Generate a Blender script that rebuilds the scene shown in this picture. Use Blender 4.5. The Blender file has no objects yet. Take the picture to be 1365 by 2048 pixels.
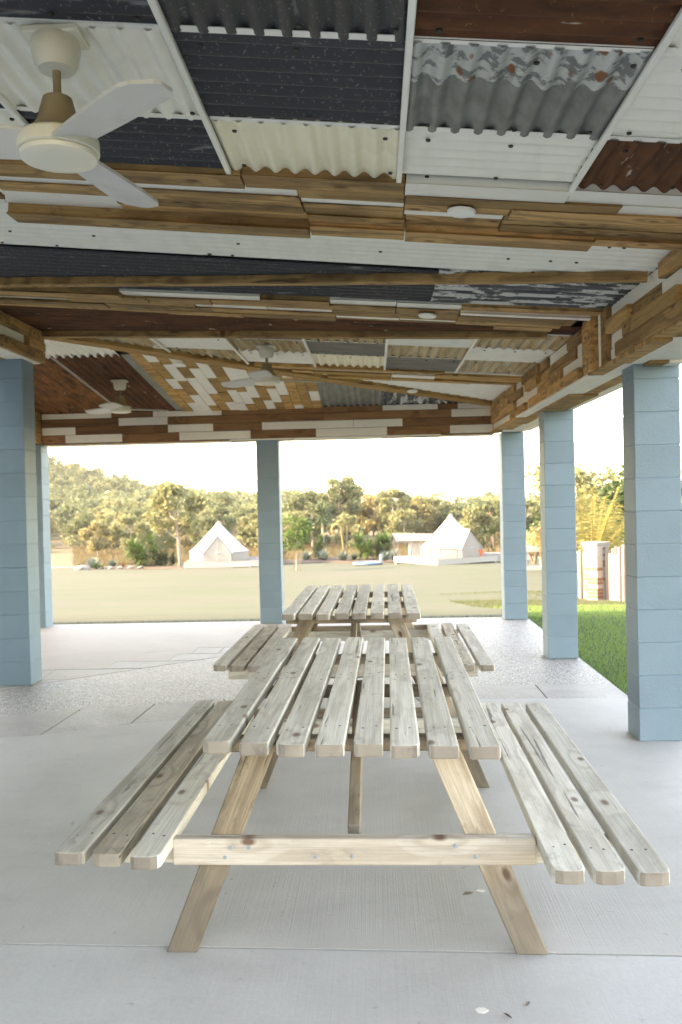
import bpy, bmesh, math, random
import numpy as np
from mathutils import Vector, Matrix
S = bpy.context.scene
C = S.collection
rnd = random.Random(7)

# ---------------------------------------------------------------- camera
YAW, PITCH, ROLL, CAMH = 0.0400, -0.0140, 0.0230, 1.51
fw = Vector((-math.sin(YAW)*math.cos(PITCH), math.cos(YAW)*math.cos(PITCH), math.sin(PITCH)))
r0 = Vector((math.cos(YAW), math.sin(YAW), 0)); u0 = r0.cross(fw)
rt = math.cos(ROLL)*r0 - math.sin(ROLL)*u0
up = math.cos(ROLL)*u0 + math.sin(ROLL)*r0
cam = bpy.data.cameras.new('camera'); cam.lens = 29.88; cam.sensor_width = 36; cam.clip_end = 3000; cam.clip_start = .05
cam.dof.use_dof = True; cam.dof.focus_distance = 3.3; cam.dof.aperture_fstop = 5.0
co = bpy.data.objects.new('camera', cam); C.objects.link(co)
co.matrix_world = Matrix(((rt.x, up.x, -fw.x, 0), (rt.y, up.y, -fw.y, 0), (rt.z, up.z, -fw.z, CAMH), (0, 0, 0, 1)))
S.camera = co
# ---------------------------------------------------------------- light
SUN_EL, SUN_AZ = math.radians(29), math.radians(-99)      # azimuth from +Y towards +X
w = bpy.data.worlds.new('World'); S.world = w; w.use_nodes = True
nt = w.node_tree; bg = nt.nodes['Background']
sky = nt.nodes.new('ShaderNodeTexSky'); sky.sky_type = 'NISHITA'; sky.sun_disc = False
sky.sun_elevation = SUN_EL; sky.sun_rotation = SUN_AZ; sky.air_density = 1.0; sky.dust_density = 1.0; sky.ozone_density = 1.0
nt.links.new(sky.outputs[0], bg.inputs[0]); bg.inputs[1].default_value = 0.15
sl = bpy.data.lights.new('sun', 'SUN'); sl.energy = 2.0; sl.angle = math.radians(.5); sl.color = (1, .90, .76)
so = bpy.data.objects.new('sun', sl); C.objects.link(so)
sd = Vector((math.sin(SUN_AZ)*math.cos(SUN_EL), math.cos(SUN_AZ)*math.cos(SUN_EL), math.sin(SUN_EL)))
so.rotation_euler = sd.to_track_quat('Z', 'Y').to_euler(); so.location = (-30, 5, 40)
S.view_settings.view_transform = 'Standard'; S.view_settings.look = 'None'
S.view_settings.use_white_balance = True; S.view_settings.white_balance_temperature = 10700; S.view_settings.white_balance_tint = 20
S.view_settings.exposure = 3.62; S.view_settings.gamma = 1; S.view_settings.use_curve_mapping = False
S.render.engine = 'CYCLES'
S.cycles.use_denoising = True
S.cycles.max_bounces = 8; S.cycles.diffuse_bounces = 5; S.cycles.caustics_reflective = False; S.cycles.caustics_refractive = False

# ---------------------------------------------------------------- node helpers
class N:
    def __init__(s, name):
        s.m = bpy.data.materials.new(name); s.m.use_nodes = True; s.t = s.m.node_tree
        s.b = s.t.nodes['Principled BSDF']; s.b.inputs['Specular IOR Level'].default_value = .3
    def n(s, ty, **k):
        x = s.t.nodes.new('ShaderNode'+ty)
        for a, v in k.items(): setattr(x, a, v)
        return x
    def l(s, a, b): s.t.links.new(a, b)
    def val(s, i, v):
        if hasattr(v, 'is_output') or isinstance(v, bpy.types.NodeSocket): s.l(v, i)
        else: i.default_value = v
    def coord(s, scale=(1, 1, 1), rand=True, kind='Object'):
        c = s.n('TexCoord').outputs[kind]
        if rand:
            oi = s.n('ObjectInfo').outputs['Random']
            a = s.n('VectorMath', operation='MULTIPLY_ADD'); cc = s.n('CombineXYZ')
            for i in range(3): s.l(oi, cc.inputs[i])
            s.l(cc.outputs[0], a.inputs[0]); a.inputs[1].default_value = (37, 91, 53); s.l(c, a.inputs[2]); c = a.outputs[0]
        mp = s.n('VectorMath', operation='MULTIPLY'); s.l(c, mp.inputs[0]); mp.inputs[1].default_value = scale
        return mp.outputs[0]
    def noise(s, v, scale=5, detail=4, rough=.55, dist=0):
        x = s.n('TexNoise'); s.l(v, x.inputs['Vector']); x.inputs['Scale'].default_value = scale
        x.inputs['Detail'].default_value = detail; x.inputs['Roughness'].default_value = rough; x.inputs['Distortion'].default_value = dist
        return x.outputs[0]
    def voro(s, v, scale=5, out='Distance', feature='F1'):
        x = s.n('TexVoronoi', feature=feature); s.l(v, x.inputs['Vector']); x.inputs['Scale'].default_value = scale
        return x.outputs[out]
    def ramp(s, f, a, b, ca=(0, 0, 0, 1), cb=(1, 1, 1, 1)):
        x = s.n('ValToRGB'); s.l(f, x.inputs[0]); e = x.color_ramp.elements
        e[0].position = a; e[1].position = b
        e[0].color = ca if len(ca) == 4 else (*ca, 1); e[1].color = cb if len(cb) == 4 else (*cb, 1)
        return x.outputs[0]
    def mix(s, f, a, b, bt='MIX'):
        x = s.n('Mix', data_type='RGBA', blend_type=bt)
        s.val(x.inputs[0], f)
        for i, v in ((6, a), (7, b)):
            if isinstance(v, tuple): x.inputs[i].default_value = v if len(v) == 4 else (*v, 1)
            else: s.l(v, x.inputs[i])
        return x.outputs[2]
    def math(s, op, a, b=0., c=0.):
        x = s.n('Math', operation=op); s.val(x.inputs[0], a); s.val(x.inputs[1], b); x.inputs[2].default_value = c; return x.outputs[0]
    def rand(s): return s.n('ObjectInfo').outputs['Random']
    def bump(s, h, strength=.3, dist=.01):
        x = s.n('Bump'); s.l(h, x.inputs['Height']); x.inputs['Strength'].default_value = strength; x.inputs['Distance'].default_value = dist
        s.l(x.outputs[0], s.b.inputs['Normal'])
    def fin(s, col, rough=.7, metal=0.):
        s.val(s.b.inputs['Base Color'], col if not isinstance(col, tuple) else (*col, 1)); s.val(s.b.inputs['Roughness'], rough); s.b.inputs['Metallic'].default_value = metal
        return s.m

def m_timber(name, light, dark, stain, ringf=30, knots=.5, dirt=.5, rough=.75, plane='xy', lo=.78, hi=1.23, crack=.7):
    q = N(name)
    def vec(sc):
        v = q.coord((1, 1, 1))
        if plane == 'xz':
            sp = q.n('SeparateXYZ'); q.l(v, sp.inputs[0]); cm = q.n('CombineXYZ')
            q.l(sp.outputs[0], cm.inputs[0]); q.l(sp.outputs[2], cm.inputs[1]); q.l(sp.outputs[1], cm.inputs[2]); v = cm.outputs[0]
        mp = q.n('VectorMath', operation='MULTIPLY'); q.l(v, mp.inputs[0]); mp.inputs[1].default_value = sc
        return mp.outputs[0]
    k2 = q.n('TexVoronoi', voronoi_dimensions='2D'); q.l(vec((2.3, 4.6, 1)), k2.inputs['Vector']); k2.inputs['Scale'].default_value = 1.0
    kd = k2.outputs['Distance']; halo = q.ramp(kd, .0, .34, (1, 1, 1, 1), (0, 0, 0, 1))
    n1 = q.noise(vec((.5, 5.5, 3)), 1.3, 2, .5, .25)
    n1 = q.math('ADD', n1, q.math('MULTIPLY', halo, .30))
    ring = q.math('MULTIPLY_ADD', q.math('SINE', q.math('MULTIPLY', n1, ringf)), .5, .5)
    fine = q.noise(vec((3, 150, 90)), 1, 4, .65)
    col = q.mix(q.math('MULTIPLY', q.ramp(ring, .45, 1.0), .75), light, dark)
    col = q.mix(q.math('MULTIPLY', q.ramp(fine, .42, .78), .6), col, tuple(x*.6 for x in dark))
    big = q.noise(vec((1.6, 6, 6)), 1.6, 5, .65)
    col = q.mix(q.math('MULTIPLY', q.ramp(big, .48, .74), dirt), col, stain)
    blot = q.noise(vec((5, 9, 9)), 1.5, 5, .7)
    col = q.mix(q.math('MULTIPLY', q.ramp(blot, .58, .72), dirt*.8), col, tuple(x*.7 for x in stain))
    ck = q.noise(vec((1.3, 34, 20)), 1.0, 3, .5, .3)
    col = q.mix(q.math('MULTIPLY', q.ramp(ck, .665, .70), crack), col, tuple(x*.3 for x in stain))
    kn = q.ramp(kd, .035, .075, (1, 1, 1, 1), (0, 0, 0, 1))
    col = q.mix(q.math('MULTIPLY', kn, knots), col, (dark[0]*.34, dark[1]*.22, dark[2]*.18))
    if plane == 'xz':      # legs are greyed and stained near the wet foot
        sp = q.n('SeparateXYZ'); q.l(q.n('TexCoord').outputs['Object'], sp.inputs[0])
        ft = q.math('ADD', sp.outputs[0], q.math('MULTIPLY', q.noise(vec((3, 30, 20)), 1, 4, .6), .35))
        col = q.mix(q.math('MULTIPLY', q.ramp(ft, .0, .22, (1, 1, 1, 1), (0, 0, 0, 1)), .7), col, (.14, .12, .10))
    hs = q.n('HueSaturation'); q.l(col, hs.inputs['Color'])
    q.l(q.math('MULTIPLY_ADD', q.rand(), hi-lo, lo), hs.inputs['Value'])
    q.bump(q.math('SUBTRACT', q.math('ADD', fine, q.math('MULTIPLY', ring, .4)), q.math('MULTIPLY', q.ramp(ck, .66, .70), 1.2)), .45, .003)
    return q.fin(hs.outputs[0], rough)
M = {}
M['pine_grey'] = m_timber('weathered_pine', (.80, .765, .68), (.62, .575, .49), (.36, .325, .275), 26, .85, .62, lo=.74, hi=1.08)
M['pine_honey'] = m_timber('honey_pine', (.70, .63, .545), (.54, .455, .365), (.34, .285, .235), 30, .95, .55)
M['pine_dark'] = m_timber('stained_pine', (.38, .31, .235), (.22, .17, .12), (.085, .075, .066), 30, .8, .85)
M['pine_brown'] = m_timber('brown_weathered_pine', (.60, .52, .41), (.40, .335, .255), (.22, .185, .15), 26, .85, .75, lo=.8, hi=1.05)
M['leg_dark'] = m_timber('stained_leg_pine', (.33, .26, .18), (.175, .13, .088), (.075, .065, .056), 30, .9, .9, plane='xz')
M['leg_honey'] = m_timber('knotty_leg_pine', (.62, .525, .41), (.43, .335, .24), (.19, .16, .135), 30, 1.0, .75, plane='xz')
M['hardwood'] = m_timber('reclaimed_hardwood', (.56, .325, .137), (.27, .146, .064), (.10, .058, .032), 24, .7, .8, lo=.6, hi=1.2)
M['orangewood'] = m_timber('oiled_board', (.58, .335, .125), (.36, .195, .068), (.18, .10, .04), 24, .7, .6, lo=.7, hi=1.2)
M['redwood'] = m_timber('red_brown_board', (.31, .155, .075), (.19, .092, .046), (.11, .065, .04), 22, .5, .4, lo=.7, hi=1.25)

def m_paint(name, col, var=.08, rough=.5, bumps=.15, scale=60, dirtcol=None, dirt=0.):
    q = N(name); v = q.coord()
    n1 = q.noise(v, 3, 4, .6); n2 = q.noise(v, scale, 3, .6)
    c = q.mix(q.ramp(n1, .3, .75), col, tuple(x*(1-var) for x in col))
    if dirtcol: c = q.mix(q.math('MULTIPLY', q.ramp(q.noise(v, 7, 5, .7), .55, .75), dirt), c, dirtcol)
    q.bump(n2, bumps, .004)
    return q.fin(c, rough)
M['block'] = m_paint('blue_block_paint', (.182, .280, .345), .10, .55, .6, 70, (.135, .205, .25), .25)
M['end_grain'] = m_paint('weathered_end_grain', (.36, .315, .27), .45, .85, .4, 26, (.13, .11, .10), .9)
_b = M['block']; _t = _b.node_tree; _p = _t.nodes['Principled BSDF']; _c = _p.inputs['Base Color'].links[0].from_socket
_h = _t.nodes.new('ShaderNodeHueSaturation'); _o = _t.nodes.new('ShaderNodeObjectInfo'); _m = _t.nodes.new('ShaderNodeMath'); _m.operation = 'MULTIPLY_ADD'
_m.inputs[1].default_value = .08; _m.inputs[2].default_value = .96; _t.links.new(_o.outputs['Random'], _m.inputs[0]); _t.links.new(_m.outputs[0], _h.inputs['Value']); _t.links.new(_c, _h.inputs['Color']); _t.links.new(_h.outputs[0], _p.inputs['Base Color'])
M['whiteboard'] = m_paint('white_board_paint', (.84, .81, .74), .08, .55, .12, 40, (.5, .45, .38), .3)
M['trim'] = m_paint('white_trim', (.84, .82, .76), .05, .45, .05)
M['lining'] = m_paint('dark_lining', (.10, .075, .05), .1, .8, .05)
M['fan'] = m_paint('cream_enamel', (.74, .71, .60), .06, .35, .03, 30, (.5, .43, .30), .35)
M['fan_dust'] = m_paint('dusty_brown_enamel', (.34, .27, .17), .3, .6, .1, 30, (.2, .14, .08), .5)
M['fan_blade'] = m_paint('mottled_blade', (.64, .625, .60), .16, .55, .2, 45, (.44, .41, .37), .7)
M['black'] = m_paint('dark_screw', (.035, .03, .028), .1, .6, 0)
M['bolt'] = m_paint('zinc_bolt', (.28, .36, .42), .1, .45, 0)
M['lamp'] = m_paint('downlight_plastic', (.82, .82, .79), .02, .4, 0)

def m_sheet(name, base, kind):
    q = N(name); v = q.coord(); met = 0.; rough = .5
    if kind == 'white':
        c = q.mix(q.ramp(q.noise(q.coord((8, 2, 1)), 1.5, 4, .6), .45, .8), base, tuple(x*.9 for x in base)); rough = .45
    elif kind == 'charcoal':
        sp = q.ramp(q.noise(v, 85, 2, .5), .62, .70)
        c = q.mix(q.math('MULTIPLY', sp, .35), base, (.33, .33, .33))
        st = q.ramp(q.noise(q.coord((2.2, 16, 16)), 1.3, 4, .65), .62, .72)
        c = q.mix(q.math('MULTIPLY', st, .5), c, (.42, .43, .42)); rough = .5
    elif kind == 'rust':
        n = q.noise(q.coord((2.5, 9, 9)), 1.2, 5, .65)
        c = q.mix(q.ramp(n, .3, .7), base, (.052, .022, .013))
        c = q.mix(q.ramp(q.noise(v, 55, 2), .66, .74), c, (.26, .115, .045))
        c = q.mix(q.ramp(q.noise(q.coord((4, 20, 20)), 1.1, 3), .69, .72), c, (.52, .44, .36)); rough = .85
    elif kind == 'galv':
        n = q.noise(q.coord((1.5, 5, 5)), 2, 5, .6)
        c = q.mix(q.ramp(n, .35, .7), base, tuple(x*.6 for x in base)); met = .25; rough = .5
    elif kind == 'tan':
        n = q.noise(q.coord((1.2, 14, 14)), 1.2, 5, .7)
        c = q.mix(q.ramp(n, .3, .62), base, (.40, .25, .12))
        c = q.mix(q.ramp(q.noise(q.coord((1.0, 10, 10)), 1.7, 4, .7), .55, .68), c, (.30, .31, .28)); rough = .7
        c = q.mix(q.ramp(q.noise(q.coord((1.5, 18, 18)), 1.1, 3), .64, .74), c, (.17, .085, .04))
    elif kind == 'peel':
        n = q.noise(q.coord((2.6, 8, 8)), 1.5, 6, .62, .3)
        base2 = q.mix(q.ramp(q.noise(q.coord((2, 12, 12)), 1.5, 4), .4, .7), base, (.15, .155, .16))
        c = q.mix(q.ramp(n, .51, .55), base2, (.60, .60, .58)); rough = .55
        c = q.mix(q.math('MULTIPLY', q.ramp(q.noise(v, 40, 2), .6, .7), .3), c, (.03, .03, .03))
    elif kind == 'lap':
        # galvanised sheet whose weathered lap (a band across the near half) is bare and rust spotted
        xs = q.n('SeparateXYZ'); q.l(q.n('TexCoord').outputs['Object'], xs.inputs[0])
        n = q.noise(q.coord((6, 9, 9)), 1.5, 4, .6)
        c = q.mix(q.ramp(n, .35, .7), base, tuple(x*.55 for x in base))
        lap = q.math('ADD', xs.outputs[0], q.math('MULTIPLY', q.noise(v, 9, 3), .12))
        pat = q.ramp(q.noise(q.coord((13, 11, 11)), 1.4, 4, .6), .43, .5)
        c2 = q.mix(pat, (.15, .165, .17), (.46, .48, .47))
        c2 = q.mix(q.ramp(q.voro(q.coord((8, 13, 13)), 1), .17, .24, (1, 1, 1, 1), (0, 0, 0, 1)), c2, (.2, .07, .025))
        c = q.mix(q.ramp(lap, -.02, .0, (1, 1, 1, 1), (0, 0, 0, 1)), c, c2); met = .15; rough = .45
    q.bump(q.noise(v, 120, 2), .06, .002)
    return q.fin(c, rough, met)
M['s_white'] = m_sheet('white_sheet', (.88, .855, .765), 'white')
M['s_cream'] = m_sheet('cream_sheet', (.86, .80, .62), 'white')
M['s_char'] = m_sheet('charcoal_sheet', (.042, .042, .048), 'charcoal')
M['s_rust'] = m_sheet('rusty_sheet', (.175, .064, .027), 'rust')
M['s_rustorange'] = m_sheet('orange_rust_sheet', (.36, .145, .05), 'rust')
M['s_galv'] = m_sheet('galvanised_sheet', (.30, .31, .28), 'galv')
M['s_dull'] = m_sheet('dull_steel_sheet', (.23, .215, .18), 'galv')
M['s_tan'] = m_sheet('stained_tan_sheet', (.60, .52, .36), 'tan')
M['s_peel'] = m_sheet('peeling_sheet', (.06, .062, .066), 'peel')
M['s_lap'] = m_sheet('lapped_sheet', (.22, .23, .22), 'lap')

def m_concrete(name, col, var, scale, lines=0.):
    q = N(name); v = q.coord(rand=False)
    n1 = q.noise(v, 1.1, 6, .62); n2 = q.noise(v, scale, 4, .65)
    c = q.mix(q.ramp(n1, .3, .72), col, tuple(x*(1-var) for x in col))
    c = q.mix(q.math('MULTIPLY', q.ramp(n2, .4, .75), .35), c, tuple(x*.72 for x in col))
    c = q.mix(q.math('MULTIPLY', q.ramp(q.noise(q.coord((.9, 1.6, 1), False), 2.3, 6, .72), .52, .75), .5), c, tuple(x*.66 for x in col))
    c = q.mix(q.math('MULTIPLY', q.ramp(q.noise(v, 16, 3, .5, 1.2), .70, .74), .5), c, tuple(x*.5 for x in col))
    c = q.mix(q.math('MULTIPLY', q.ramp(q.noise(q.coord((1.2, .8, 1), False), 1.7, 6, .7), .56, .78), .35), c, (.62, .60, .56))
    c = q.mix(q.ramp(q.noise(v, 4.3, 2, .4), .79, .80), c, (.22, .20, .17))
    c = q.mix(q.ramp(q.noise(v, 6.1, 2, .4), .80, .81), c, (.80, .80, .78))
    h = n2
    if lines:
        br = q.noise(q.coord((170, 1.6, 1), False), 1, 2, .5); h = q.math('ADD', n2, q.math('MULTIPLY', br, lines))
        c = q.mix(q.math('MULTIPLY', q.ramp(br, .4, .8), .14), c, tuple(x*.6 for x in col))
    q.bump(h, .22, .004)
    return q.fin(c, .62)
M['conc'] = m_concrete('grey_concrete', (.57, .555, .525), .24, 70, 1.2)
M['conc_near'] = m_concrete('smooth_grey_concrete', (.59, .585, .57), .2, 60, .5)
M['conc_far'] = m_concrete('warm_grey_concrete', (.50, .455, .415), .14, 60, .4)
def m_stamp():
    q = N('stamped_stone'); v = q.coord(rand=True)
    n1 = q.noise(v, 2.2, 6, .65, .6); n2 = q.noise(v, 30, 4, .6)
    c = q.mix(q.ramp(n1, .3, .7), (.47, .45, .425), (.33, .315, .295)); c = q.mix(q.math('MULTIPLY', q.ramp(n2, .5, .8), .4), c, (.26, .25, .235))
    c = q.mix(q.math('MULTIPLY', q.rand(), .3), c, (.42, .38, .34))
    q.bump(q.math('ADD', q.math('MULTIPLY', n1, 2.), n2), .5, .012)
    return q.fin(c, .55)
M['stamp'] = m_stamp()
def m_agg():
    q = N('exposed_aggregate'); v = q.coord(rand=False)
    vo = q.n('TexVoronoi'); q.l(v, vo.inputs['Vector']); vo.inputs['Scale'].default_value = 95
    sx = q.n('SeparateColor'); q.l(vo.outputs['Color'], sx.inputs[0])
    c = q.mix(q.ramp(sx.outputs[0], .1, .95), (.34, .33, .31), (.66, .65, .63))
    c = q.mix(q.ramp(sx.outputs[1], .79, .82), c, (.12, .12, .13))
    c = q.mix(q.ramp(sx.outputs[2], .86, .88), c, (.42, .33, .26))
    c = q.mix(q.ramp(vo.outputs['Distance'], .45, .75), c, (.30, .29, .275))
    q.bump(q.math('SUBTRACT', 1., vo.outputs['Distance']), .5, .006)
    return q.fin(c, .5)
M['agg'] = m_agg()
def m_ground(name, a, b, cc, s1, s2):
    q = N(name); v = q.coord(rand=False)
    c = q.mix(q.ramp(q.noise(v, s1, 6, .6), .35, .68), a, b)
    c = q.mix(q.ramp(q.noise(q.coord((1, 3.5, 1), False), s2, 5, .65), .45, .8), c, cc)
    q.bump(q.noise(v, 25, 5, .7), .5, .03)
    return q.fin(c, .9)
M['lawn'] = m_ground('mown_lawn', (.054, .0635, .046), (.040, .058, .031), (.066, .072, .057), .13, .35)
M['field'] = m_ground('dry_field', (.12, .098, .055), (.10, .085, .045), (.085, .08, .04), .08, .3)
M['hillground'] = m_ground('hill_ground', (.07, .075, .04), (.05, .06, .03), (.08, .075, .04), .05, .2)
M['soil'] = m_ground('garden_soil', (.085, .065, .05), (.055, .043, .034), (.11, .09, .07), .8, 2)
def m_leaf(name, a, b, trans=.25, rough=.6):
    q = N(name)
    g = q.n('NewGeometry').outputs['Random Per Island']
    c = q.mix(q.math('MULTIPLY', g, .7), a, b)
    n = q.noise(q.coord(), .6, 2); c = q.mix(q.math('MULTIPLY', q.ramp(n, .35, .65), .5), c, b)
    q.fin(c, rough)
    tr = q.n('BsdfTranslucent'); q.l(c, tr.inputs[0]); mx = q.n('MixShader'); mx.inputs[0].default_value = trans
    q.l(q.b.outputs[0], mx.inputs[1]); q.l(tr.outputs[0], mx.inputs[2]); q.l(mx.outputs[0], q.t.nodes['Material Output'].inputs[0])
    return q.m
M['gum_pale'] = m_leaf('pale_gum_leaf', (.235, .24, .115), (.145, .17, .085), .4)
M['gum_green'] = m_leaf('green_gum_leaf', (.15, .18, .09), (.09, .122, .064), .4)
M['gum_gold'] = m_leaf('golden_gum_leaf', (.30, .265, .12), (.205, .19, .09), .4)
M['leaf_dark'] = m_leaf('dark_leaf', (.045, .085, .025), (.022, .045, .015))
M['leaf_yucca'] = m_leaf('yucca_leaf', (.075, .14, .03), (.03, .07, .018))
M['leaf_agave'] = m_leaf('agave_leaf', (.16, .22, .19), (.09, .14, .12), .1)
M['leaf_palm'] = m_leaf('golden_palm_leaf', (.27, .22, .075), (.15, .17, .05), .45)
M['leaf_flax'] = m_leaf('orange_leaf', (.30, .13, .03), (.16, .10, .03))
M['grass'] = m_leaf('grass_blade', (.10, .115, .06), (.075, .10, .045), .35, .7)
M['grass_green'] = m_leaf('green_grass_blade', (.20, .32, .10), (.14, .24, .075), .45, .7)
M['straw'] = m_leaf('dry_grass_blade', (.15, .118, .06), (.105, .09, .045), .25, .8)
M['thatch'] = m_leaf('thatch_straw', (.26, .15, .085), (.15, .085, .05), .1, .9)
M['bark'] = m_paint('pale_bark', (.27, .235, .195), .3, .8, .2, 8, (.25, .2, .15), .6)
M['bark_dark'] = m_paint('brown_bark', (.20, .15, .11), .3, .85, .3, 10)
M['canvas'] = m_paint('white_canvas', (.33, .325, .315), .03, .85, .1, 8)
M['canvas_door'] = m_paint('cream_canvas', (.25, .235, .215), .04, .85, .1, 8)
M['deckboard'] = m_paint('grey_deck', (.17, .15, .135), .15, .8, .1)
M['whitepaint'] = m_paint('white_paint', (.31, .31, .30), .04, .5, .05)
M['postwood'] = m_paint('grey_post', (.17, .16, .15), .2, .85, .3, 14)
M['brick'] = m_paint('red_brick', (.20, .10, .075), .2, .85, .3, 50)
M['brick_pale'] = m_paint('limewashed_brick', (.30, .275, .25), .2, .85, .3, 50)
M['mortar'] = m_paint('pale_mortar', (.28, .27, .255), .1, .9, .2, 50)
M['blue'] = m_paint('pale_blue_plastic', (.11, .19, .29), .05, .5, 0)
M['bluegrey'] = m_paint('blue_grey_paint', (.16, .24, .30), .05, .6, 0)
M['red'] = m_paint('red_orange_plastic', (.55, .13, .06), .05, .5, 0)
M['rock'] = m_paint('pale_rock', (.20, .19, .175), .2, .85, .4, 6)

# ---------------------------------------------------------------- mesh helpers
def link(name, me, mat=None, parent=None, loc=None, mtx=None):
    o = bpy.data.objects.new(name, me); C.objects.link(o)
    if mat is not None and me is not None:
        ms = mat if isinstance(mat, (list, tuple)) else [mat]
        if not me.materials:
            for x in ms: me.materials.append(M[x] if isinstance(x, str) else x)
    if parent: o.parent = parent
    if mtx is not None: o.matrix_local = mtx
    elif loc is not None: o.location = loc
    return o
def pyd(name, v, f, smooth=False, mi=None):
    me = bpy.data.meshes.new(name); me.from_pydata([tuple(x) for x in v], [], [tuple(x) for x in f])
    if smooth: me.polygons.foreach_set('use_smooth', [True]*len(me.polygons))
    if mi: me.polygons.foreach_set('material_index', mi)
    me.update(); return me
def tag(o, label, cat, group=None, kind=None):
    if label: o['label'] = label
    if cat: o['category'] = cat
    if group: o['group'] = group
    if kind: o['kind'] = kind
    return o
def thing(name, label, cat, loc=(0, 0, 0), rz=0., group=None):
    o = bpy.data.objects.new(name, None); C.objects.link(o); o.location = loc; o.rotation_euler = (0, 0, rz); o.empty_display_size = .1
    return tag(o, label, cat, group)
def dup(root, loc, rz, label, sc=None):
    r = root.copy(); C.objects.link(r); r.location = loc; r.rotation_euler = (0, 0, rz); r['label'] = label
    if sc: r.scale = sc
    for ch in root.children:
        c = ch.copy(); C.objects.link(c); c.parent = r
        for g in ch.children:
            d = g.copy(); C.objects.link(d); d.parent = c
    return r
def bxm(name, sx, sy, sz, bev=0., z0=False, seg=1):
    bm = bmesh.new(); bmesh.ops.create_cube(bm, size=1)
    for v in bm.verts: v.co = Vector((v.co.x*sx, v.co.y*sy, v.co.z*sz + (sz/2 if z0 else 0)))
    if bev: bmesh.ops.bevel(bm, geom=list(bm.edges), offset=bev, segments=seg, profile=.6, affect='EDGES')
    me = bpy.data.meshes.new(name); bm.to_mesh(me); bm.free(); return me
def box(name, a, b, mat, parent=None, bev=0.):
    a = Vector(a); b = Vector(b); d = b-a
    return link(name, bxm(name, d.x, d.y, d.z, bev), mat, parent, loc=(a+b)/2)
def prism(name, pts, z0, z1, mat, parent=None, bev=0.):
    pts = [Vector((p[0], p[1], 0)) for p in pts]; c = sum(pts, Vector())/len(pts); n = len(pts)
    area = sum(pts[i].x*pts[(i+1) % n].y-pts[(i+1) % n].x*pts[i].y for i in range(n))
    if area < 0: pts = pts[::-1]
    v = [(p.x-c.x, p.y-c.y, z0) for p in pts]+[(p.x-c.x, p.y-c.y, z1) for p in pts]
    f = [tuple(range(n-1, -1, -1)), tuple(range(n, 2*n))]+[(i, (i+1) % n, n+(i+1) % n, n+i) for i in range(n)]
    me = pyd(name, v, f)
    return link(name, me, mat, parent, loc=(c.x, c.y, 0))
def board(name, p00, p10, p11, p01, t, mat, parent, wob=0., rough=0.):
    """board lying on a ceiling or wall quad (p00->p10 is its length), thickness t along the given side"""
    p00, p10, p11, p01 = map(Vector, (p00, p10, p11, p01))
    c = (p00+p10+p11+p01)/4; x = ((p10-p00)+(p11-p01)).normalized(); y0 = ((p01-p00)+(p11-p10))
    n = x.cross(y0).normalized(); y = n.cross(x)
    m = Matrix(((x.x, y.x, n.x, c.x), (x.y, y.y, n.y, c.y), (x.z, y.z, n.z, c.z), (0, 0, 0, 1))); mi = m.inverted()
    q = [mi @ p for p in (p00, p10, p11, p01)]
    L = (q[1]-q[0]).length; k = max(1, int(L/.35)) if wob else 1
    rr = random.Random(int(L*1e4)+int(c.x*777)+int(c.y*999))
    rows = []
    for i in range(k+1):
        s = i/k; a = q[0].lerp(q[1], s); b = q[3].lerp(q[2], s)
        a = a+Vector((0, rr.uniform(-wob, wob), 0)); b = b+Vector((0, rr.uniform(-wob, wob), 0)); rows.append((a, b))
    ch = min(.006, t*.2)
    v = []; f = []
    for a, b in rows:
        d = (b-a).normalized()*ch
        v += [a, a+Vector((0, 0, t-ch)), a+d+Vector((0, 0, t)), b-d+Vector((0, 0, t)), b+Vector((0, 0, t-ch)), b]
    for i in range(k):
        o = i*6
        for j in range(6): f.append((o+j, o+(j+1) % 6, o+6+(j+1) % 6, o+6+j))
    f.append(tuple(range(6))); f.append(tuple(range(k*6+5, k*6-1, -1)))
    me = pyd(name, v, f)
    bm = bmesh.new(); bm.from_mesh(me); bmesh.ops.recalc_face_normals(bm, faces=bm.faces); bm.to_mesh(me); bm.free()
    pm = parent.matrix_world.inverted() if False else Matrix()
    return link(name, me, mat, parent, mtx=m)
def tube(V, F, pts, rad, seg=6):
    pts = [Vector(p) for p in pts]; base = len(V); n = len(pts)
    for i, p in enumerate(pts):
        d = (pts[min(i+1, n-1)]-pts[max(i-1, 0)]).normalized()
        a = d.cross(Vector((0.3, .95, .1))).normalized(); b = d.cross(a)
        for k in range(seg):
            t = 2*math.pi*k/seg; V.append(p+(a*math.cos(t)+b*math.sin(t))*rad[i])
    for i in range(n-1):
        for k in range(seg):
            F.append((base+i*seg+k, base+i*seg+(k+1) % seg, base+(i+1)*seg+(k+1) % seg, base+(i+1)*seg+k))
    F.append(tuple(base+k for k in range(seg))); F.append(tuple(base+(n-1)*seg+k for k in range(seg-1, -1, -1)))
def lathe(name, prof, seg=32):
    v = []; f = []
    for r, z in prof:
        for k in range(seg):
            t = 2*math.pi*k/seg; v.append((r*math.cos(t), r*math.sin(t), z))
    for i in range(len(prof)-1):
        for k in range(seg): f.append((i*seg+k, i*seg+(k+1) % seg, (i+1)*seg+(k+1) % seg, (i+1)*seg+k))
    f.append(tuple(range(seg-1, -1, -1))); f.append(tuple((len(prof)-1)*seg+k for k in range(seg)))
    me = pyd(name, v, f, True)
    bm = bmesh.new(); bm.from_mesh(me); bmesh.ops.recalc_face_normals(bm, faces=bm.faces)
    for e in bm.edges:
        if len(e.link_faces) == 2 and e.calc_face_angle() > .6: e.smooth = False
    bm.to_mesh(me); bm.free(); return me

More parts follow.
